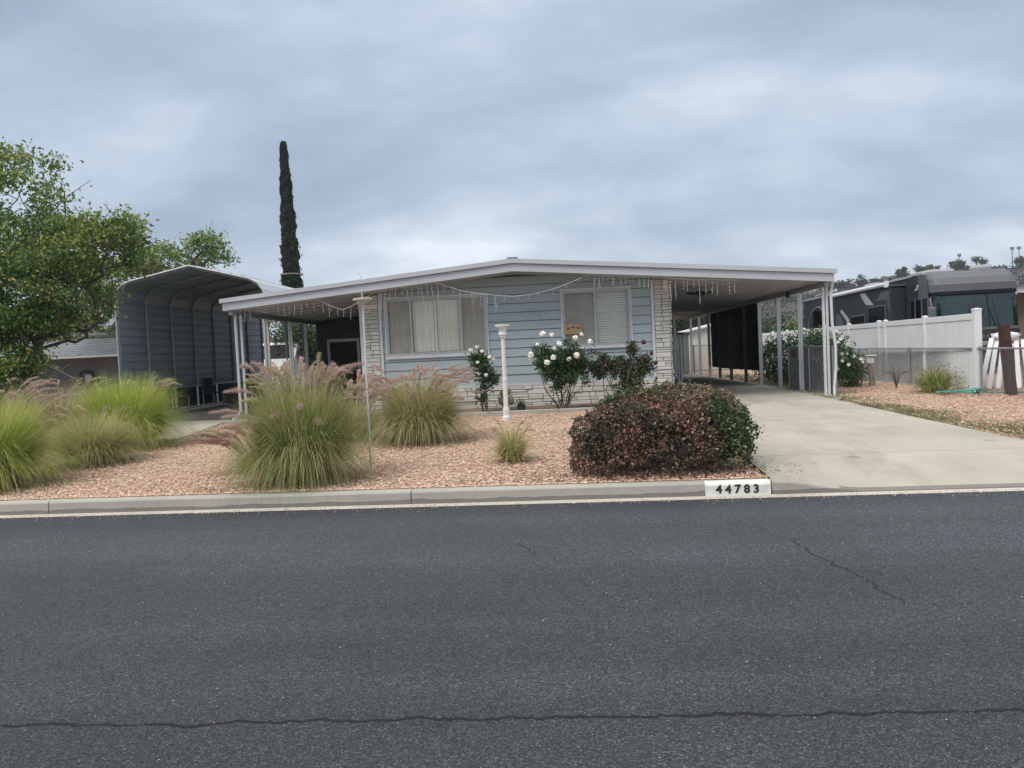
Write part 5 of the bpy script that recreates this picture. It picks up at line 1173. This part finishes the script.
# sheds behind the carport
t=thing('metal_shed','pale grey green metal shed with a low brown roof at the end of the carport','shed',(5.0,17,GZ),'L')
b=MB(); b.box(2.8,7.0,16.6,19.0,GZ,2.10)
for k in range(27): u=2.82+k*.15; b.prism([(u,16.6,GZ),(u+.03,16.575,GZ),(u+.08,16.575,GZ),(u+.11,16.6,GZ)],(0,0,1.78))
part('wall',b,M['shed_grey'],t)
b=MB(); b.prism([(2.65,16.45,2.12),(7.12,16.45,2.04),(7.12,16.45,2.10),(4.6,16.45,2.32),(2.65,16.45,2.18)],(0,2.7,0)); part('roof',b,M['red_roof'],t)
t=thing('storage_building','off white storage building with sloping pale roof behind the chain link panel','shed',(8.5,20,GZ),'L')
b=MB(); b.prism([(7.6,19.5,GZ),(9.9,19.5,GZ),(9.9,19.5,2.65),(7.6,19.5,2.2)],(0,4,0)); part('wall',b,M['shed_white'],t)
b=MB(); b.prism([(7.45,19.3,2.17),(10.05,19.3,2.70),(10.05,19.3,2.77),(7.45,19.3,2.24)],(0,4.4,0)); part('roof',b,M['white_metal'],t)
t=thing('fence_panel','dark chain link panel between the shed and the white building','fence',(7,16.4,GZ),'L')
b=MB(); b.tube([(7.15,16.3,GZ),(7.15,16.3,1.55)],.03,6); b.tube([(9.2,16.3,GZ),(9.2,16.3,1.55)],.03,6); b.tube([(7.15,16.3,1.52),(9.2,16.3,1.52)],.022,6); part('frame',b,M['galv_dark'],t)
b=MB(); chain(b,(7.15,16.3),(9.2,16.3),.35,1.5,.07); part('chain_mesh',b,M['galv_dark'],t)
t=thing('brown_house','brown stucco house with white eave at the right edge','house',(18,31,GZ))
b=MB(); b.box(14.75,24,28.0,42,GZ,2.75); part('wall',b,M['brown_stucco'],t)
b=MB(); b.box(14.3,24.5,27.4,42.5,2.76,3.02); part('fascia',b,M['white_metal'],t)
b=MB(); b.prism([(14.2,27.3,3.03),(24.6,27.3,3.03),(19.4,27.3,3.5)],(0,15.3,0)); part('roof',b,M['shingle'],t)
b=MB(); b.box(15.6,17.0,27.96,27.985,1.2,2.2); part('window',b,M['dark_glass'],t)
# ================================================================== trees
tree('shade_tree','broad leafy green tree at the left edge with thin bare shoots on top','tree',(-11.9,15.6,GZ-.1),
 [(-12.35,15.6,.2),(-12.3,15.6,.9),(-12.2,15.55,1.5),(-12.15,15.6,2.1)],
 [(-12.3,15.6,3.5,1.9,1.8,1.5,5),(-10.7,15.4,4.15,1.05,1.1,.70,2.6),(-12.3,15.6,5.5,1.3,1.3,1.05,2.2),(-9.75,15.2,4.45,.50,.6,.38,.6),(-11.5,15.3,2.75,.65,.7,.45,1.2),(-12.5,14.8,1.95,1.2,.8,.75,3.2),(-12.2,14.9,3.3,1.6,.7,1.0,3),(-14.4,16.2,3.6,1.6,1.6,1.7,2.0)],
 900,42000,.088,M['tree_leaf'],M['bark'],51,spread=.16,bare=26,trunkr=.12,k=.0040)
b=MB(); b.tube([(-12.1,14.9,3.05),(-11.75,14.9,2.3),(-11.45,14.9,1.85),(-11.0,14.9,1.62),(-10.55,14.9,1.38)],[.022,.018,.015,.010,.005],6)
b.tube([(-11.47,14.9,1.87),(-11.52,14.9,1.45),(-11.55,14.9,1.15)],[.012,.010,.006],5); b.tube([(-11.0,14.9,1.62),(-10.85,14.85,1.72),(-10.7,14.85,1.78)],[.008,.006,.003],5)
solo('broken_branch',b,M['twig'],'long bare pale broken branch hanging down from the left tree','branch',(-11.4,14.9,1.9))
tree('mulberry_tree','thinner leafy tree behind the metal carport, its twigs showing above the roof','tree',(-18.5,30,GZ-.1),
 [(-18.5,30,.2),(-18.4,30,2),(-18.2,30,3.4)],
 [(-19.0,30,5.3,1.9,1.8,1.1,4),(-17.0,29.8,5.9,1.5,1.4,.75,2.6),(-15.3,29.6,6.5,.8,.6,.45,.8),(-14.7,29.6,5.9,.6,.6,.25,.4),(-20.6,30,4.2,1.6,1.5,1.1,2)],
 380,9500,.13,M['tree_leaf'],M['bark'],52,spread=.20,bare=8,trunkr=.2)
def bg(name,lab,x,y,h,r,mat,n,size,seed,group='background trees behind the houses',th=.35):
    z=GZ-.1; return tree(name,lab,'tree',(x,y,z),[(x,y,z),(x,y,z+h*.2),(x,y,z+h*th)],[(x,y,z+h*.62,r,r,h*.36,3),(x-r*.4,y,z+h*.45,r*.8,r*.8,h*.25,2),(x+r*.5,y,z+h*.5,r*.7,r*.7,h*.25,2)],90,n,size,M[mat],M['bark'],seed,group=group,spread=.32*r/1.5,trunkr=.12)
bg('leafy_tree','bright green tree seen between the left porch posts',-13.2,35,3.4,1.5,'rose_leaf',9000,.14,61)
bg('brown_tree','brownish half dry tree beyond the pickup truck',-15.9,37,4.3,1.3,'brown_leaf',3500,.12,62)
bg('leafy_tree','tall dark tree far behind the left neighbouring house',-31,48,6.2,3,'dark_leaf',6000,.25,63)
bg('leafy_tree','dark green tree behind the pale green metal shed',3.2,60,6.8,3.2,'dark_leaf',9000,.22,64)
bg('leafy_tree','dark green tree behind the off white storage building',9.0,62,6.4,3.2,'dark_leaf',9000,.22,65)
bg('leafy_tree','green shrub-like tree seen through the second gap of the carport posts',10.0,42,2.7,.95,'rose_leaf',4000,.13,66)
bg('leafy_tree','olive green rounded tree seen through the gap nearest the gate',13.2,50,2.5,1.1,'tree_leaf',3000,.15,67)
bg('leafy_tree','dark tree behind the house ridge to the left',-9.5,60,4.6,2.5,'dark_leaf',5000,.2,68)
# bare twigs showing over the roof
t=thing('bare_tree','leafless grey tree whose top twigs show above the roof','tree',(-11.7,40,GZ)); rr=np.random.default_rng(5)
T=[np.array([-11.7,40,4.9])+rr.normal(size=3)*np.array([.75,.5,.55]) for _ in range(90)]
nodes,par,cnt,rad=branches([(-11.7,40,.2),(-11.7,40,2),(-11.7,40,3.3)],T,seed=5,k=.007,minr=.008); b=MB(); branch_mesh(nodes,par,rad,b,4); part('trunk',b,M['twig'],t)
# cypress
t=thing('cypress_tree','tall narrow dark Italian cypress rising behind the roof','tree',(-17.75,45,GZ))
b=MB(); b.tube([(-17.75,45,0),(-17.75,45,7),(-17.8,45,14.3)],[.20,.13,.03],8); part('trunk',b,M['bark'],t)
n=30000; zz=RNG.uniform(.5,14.95,n); f=(zz-.5)/14.45; rad_=(.60*np.clip(1-f,0,1)**.62*np.where(f<.12,.6+f*3.3,1)+.12)*(1-.10*f)
a_=RNG.uniform(0,2*PI,n); lump=1+.12*np.sin(zz*3.1+a_*2)+.10*np.sin(zz*7.3-a_*3)+.06*np.sin(zz*17+a_*5)
rr_=rad_*lump*(1-RNG.exponential(.12,n)).clip(.1,1.05); rr_=np.where(RNG.random(n)<.012,rr_*1.22,rr_)
P=np.stack([-17.75-.05*f+rr_*np.cos(a_),45+rr_*np.sin(a_),zz],1); V,F=leaf_quads(P,.22,.35,up=(0,0,1.6)); part('crown',(V,F),M['cypress_leaf'],t)
b=MB(); n=24; b.add([(-17.75+.69*math.cos(2*PI*k/n),45+.69*math.sin(2*PI*k/n),z) for z in(6.95,7.02) for k in range(n)],[(k,(k+1)%n,n+(k+1)%n,n+k) for k in range(n)]); part('tie_band',b,M['twig'],t)

# ================================================================== hill
def ridge(x): return float(np.interp(x,[-600,-120,0,30,66,96,118,150,200,320,600],[0,0,5,11,16.5,18.0,20.3,20.8,21,24,20]))
def hz(x,y):
    f=min(1,max(0,(y-75)/215)); f=f*f*(3-2*f); g=min(1,max(0,(y-300)/500))
    xe=x*300/max(y,120)
    n=1.4*math.sin(x*.05+y*.03)*math.sin(y*.04-x*.02)+.7*math.sin(x*.13+1)*math.sin(y*.11)+.35*math.sin(x*.31+y*.2)
    return .2+ridge(xe)*f*(1-.55*g)+n*f
b=MB(); xs=np.linspace(-250,520,130); ysh=np.concatenate([np.linspace(75,330,60),np.linspace(345,900,20)]); nx=len(xs)
b.add([(x,y,hz(x,y)) for y in ysh for x in xs],[(j*nx+i,j*nx+i+1,(j+1)*nx+i+1,(j+1)*nx+i) for j in range(len(ysh)-1) for i in range(nx-1)])
def m_hill():
    m,nt,out=newmat('hillside'); p=N(nt,'ShaderNodeBsdfPrincipled'); nt.links.new(p.outputs[0],out.inputs[0]); v=coord(nt)
    c=ramp(nt,noise(nt,v,.06,7,.65),[(.35,(.045,.042,.042)),(.5,(.075,.062,.068)),(.62,(.10,.082,.085)),(.75,(.05,.058,.038))])
    c=mixc(nt,ramp(nt,noise(nt,v,.35,5,.7),[(.5,(0,0,0)),(.62,(1,1,1))]),c,(.05,.06,.035)); nt.links.new(c,p.inputs['Base Color']); p.inputs['Roughness'].default_value=1; return m
struct('hill',b,m_hill(),True)
P=[]
for _ in range(1500):
    y=random.uniform(90,300); x=random.uniform(10,190)*y/300+y*.05; s=random.uniform(.4,1.3); c_=np.array([x,y,hz(x,y)+s*.4]); P.append(c_+RNG.normal(size=(26,3))*np.array([s,s,s*.45]))
V,F=leaf_quads(np.concatenate(P),.55,.7); o=mk('hillside_scrub',V.tolist(),F,M['scrub']); o['kind']='stuff'; o['label']='low dark scrub scattered over the hillside'; o['category']='scrub'
def hilltree(lab,x,y,h,r,seed,mat='dark_leaf',narrow=False,name='hill_tree'):
    z=hz(x,y)-.3; rr=np.random.default_rng(seed); t=thing(name,lab,'tree',(x,y,z),group='trees along the ridge')
    b=MB(); b.tube([(x,y,z),(x,y,z+h*.6)],[r*.09,r*.04],6); part('trunk',b,M['bark'],t)
    C=np.array([x,y,z+h*.6])+rr.normal(size=(14,3))*np.array([r*.45,r*.3,h*.15]); P=C[rr.integers(0,14,700)]+rr.normal(size=(700,3))*np.array([r*.22,r*.22,h*.09])
    part('crown',leaf_quads(P,.9 if not narrow else .5,.6),M[mat],t)
def PXW(px,y): return (px-588)/760*y*1.0
sp_=[(858,7,3.0),(846,4.5,2.2),(871,4,3.2),(883,5,3.2),(894,6.5,2.6),(906,5,3.5),(918,7.5,3),(930,6,3.6),(944,8,3.2),(956,7,4.4),(967,5.5,3.6),(980,7,4),(1001,11,5.2),(1014,12,5.5),(1030,10,6)]
for i,(px,h,r) in enumerate(sp_):
    y=292 if i%2 else 280; x=PXW(px-6,y); h*=.62; r*=.8
    nm=['small round tree','low spreading tree','pointed tree','broad dark tree','pale olive tree'][i%5]
    hilltree(f'{nm} on the ridge, number {i+1} from the left, above the motorhome roof' if i>2 else ['small dark tree on the ridge just right of the carport roof corner','tree on the ridge at the carport roof end','low tree on the ridge above the start of the motorhome'][i],x,y,h,r,200+i)
for i,(px,h) in enumerate(((836,5),(822,4),(812,4.5))):
    hilltree(['dark tree peeping over the right end of the carport roof','far tree directly above the carport fascia corner','far tree above the carport roof near its right end'][i],PXW(px,285),285,h*1.0,2.2,230+i)
# poles, palms, houses on the ridge
for i,(px,h,lab) in enumerate(((940,10,'left thin pole on the ridge above the motorhome windshield'),(987,11.5,'left one of the paired floodlight poles on the ridge'),(993,12,'right one of the paired floodlight poles on the ridge'))):
    x=PXW(px,300); z=hz(x,300)-.3; t=thing('floodlight_pole',lab,'light pole',(x,300,z),group='tall poles on the ridge'); b=MB(); b.tube([(x,300,z),(x,300,z+h)],.16,5); part('pole',b,M['galv_dark'],t); b=MB(); b.bbox(x-.6,x+.6,299.6,300.4,z+h-1.0,z+h,.1); part('lamp_head',b,M['galv_dark'],t)
for i,(px,h,lab) in enumerate(((903,6,'slim palm on the ridge left of the motorhome roof unit'),(955,7,'slim palm on the ridge over the middle of the windshield'),(961,6.3,'shorter slim palm beside the other over the windshield'))):
    x=PXW(px,296); z=hz(x,296)-.3; t=thing('palm_tree',lab,'palm tree',(x,296,z),group='palms on the ridge'); b=MB(); b.tube([(x,296,z),(x,296,z+h)],.25,5); part('trunk',b,M['bark'],t)
    P=np.array([x,296,z+h])+RNG.normal(size=(160,3))*np.array([.7,.7,.6]); part('crown',leaf_quads(P,1.2,.25),M['dark_leaf'],t)
hl=['flat pale house on the ridge left of the motorhome','pale house on the ridge above the slide-out','white house on the ridge near the floodlights','grey house on the ridge at the far right']
for i,(px,w_,h) in enumerate(((878,6,2.0),(912,5,2.2),(975,6,2.2),(1005,8,2.5))):
    x=PXW(px,285); z=hz(x,285)-.5; t=thing('hill_house',hl[i],'house',(x,285,z),group='houses on the ridge'); b=MB(); b.box(x-w_/2,x+w_/2,283,291,z,z+h); part('wall',b,M['shed_white'],t); b=MB(); b.prism([(x-w_/2-.4,282.6,z+h),(x+w_/2+.4,282.6,z+h),(x,282.6,z+h+.9)],(0,8.8,0)); part('roof',b,M['shingle'],t)
    b=MB(); b.box(x-w_*.3,x-w_*.1,282.95,282.99,z+1,z+2.4); part('window',b,M['dark_glass'],t)
b=MB(); b.box(-1400,1400,-60,1400,-1.5,75); hz_=mk('haze',b.v,b.f,None); hz_['kind']='stuff'; hz_['label']='thin pale air haze'; hz_['category']='haze'
m,nt,out=newmat('haze_air'); pv=N(nt,'ShaderNodeVolumePrincipled'); pv.inputs['Color'].default_value=(.80,.87,.95,1); pv.inputs['Density'].default_value=.0005; pv.inputs['Anisotropy'].default_value=.2; nt.links.new(pv.outputs[0],out.inputs['Volume']); hz_.data.materials.append(m)
for o in bpy.data.objects:
    if '_b' in o: del o['_b']
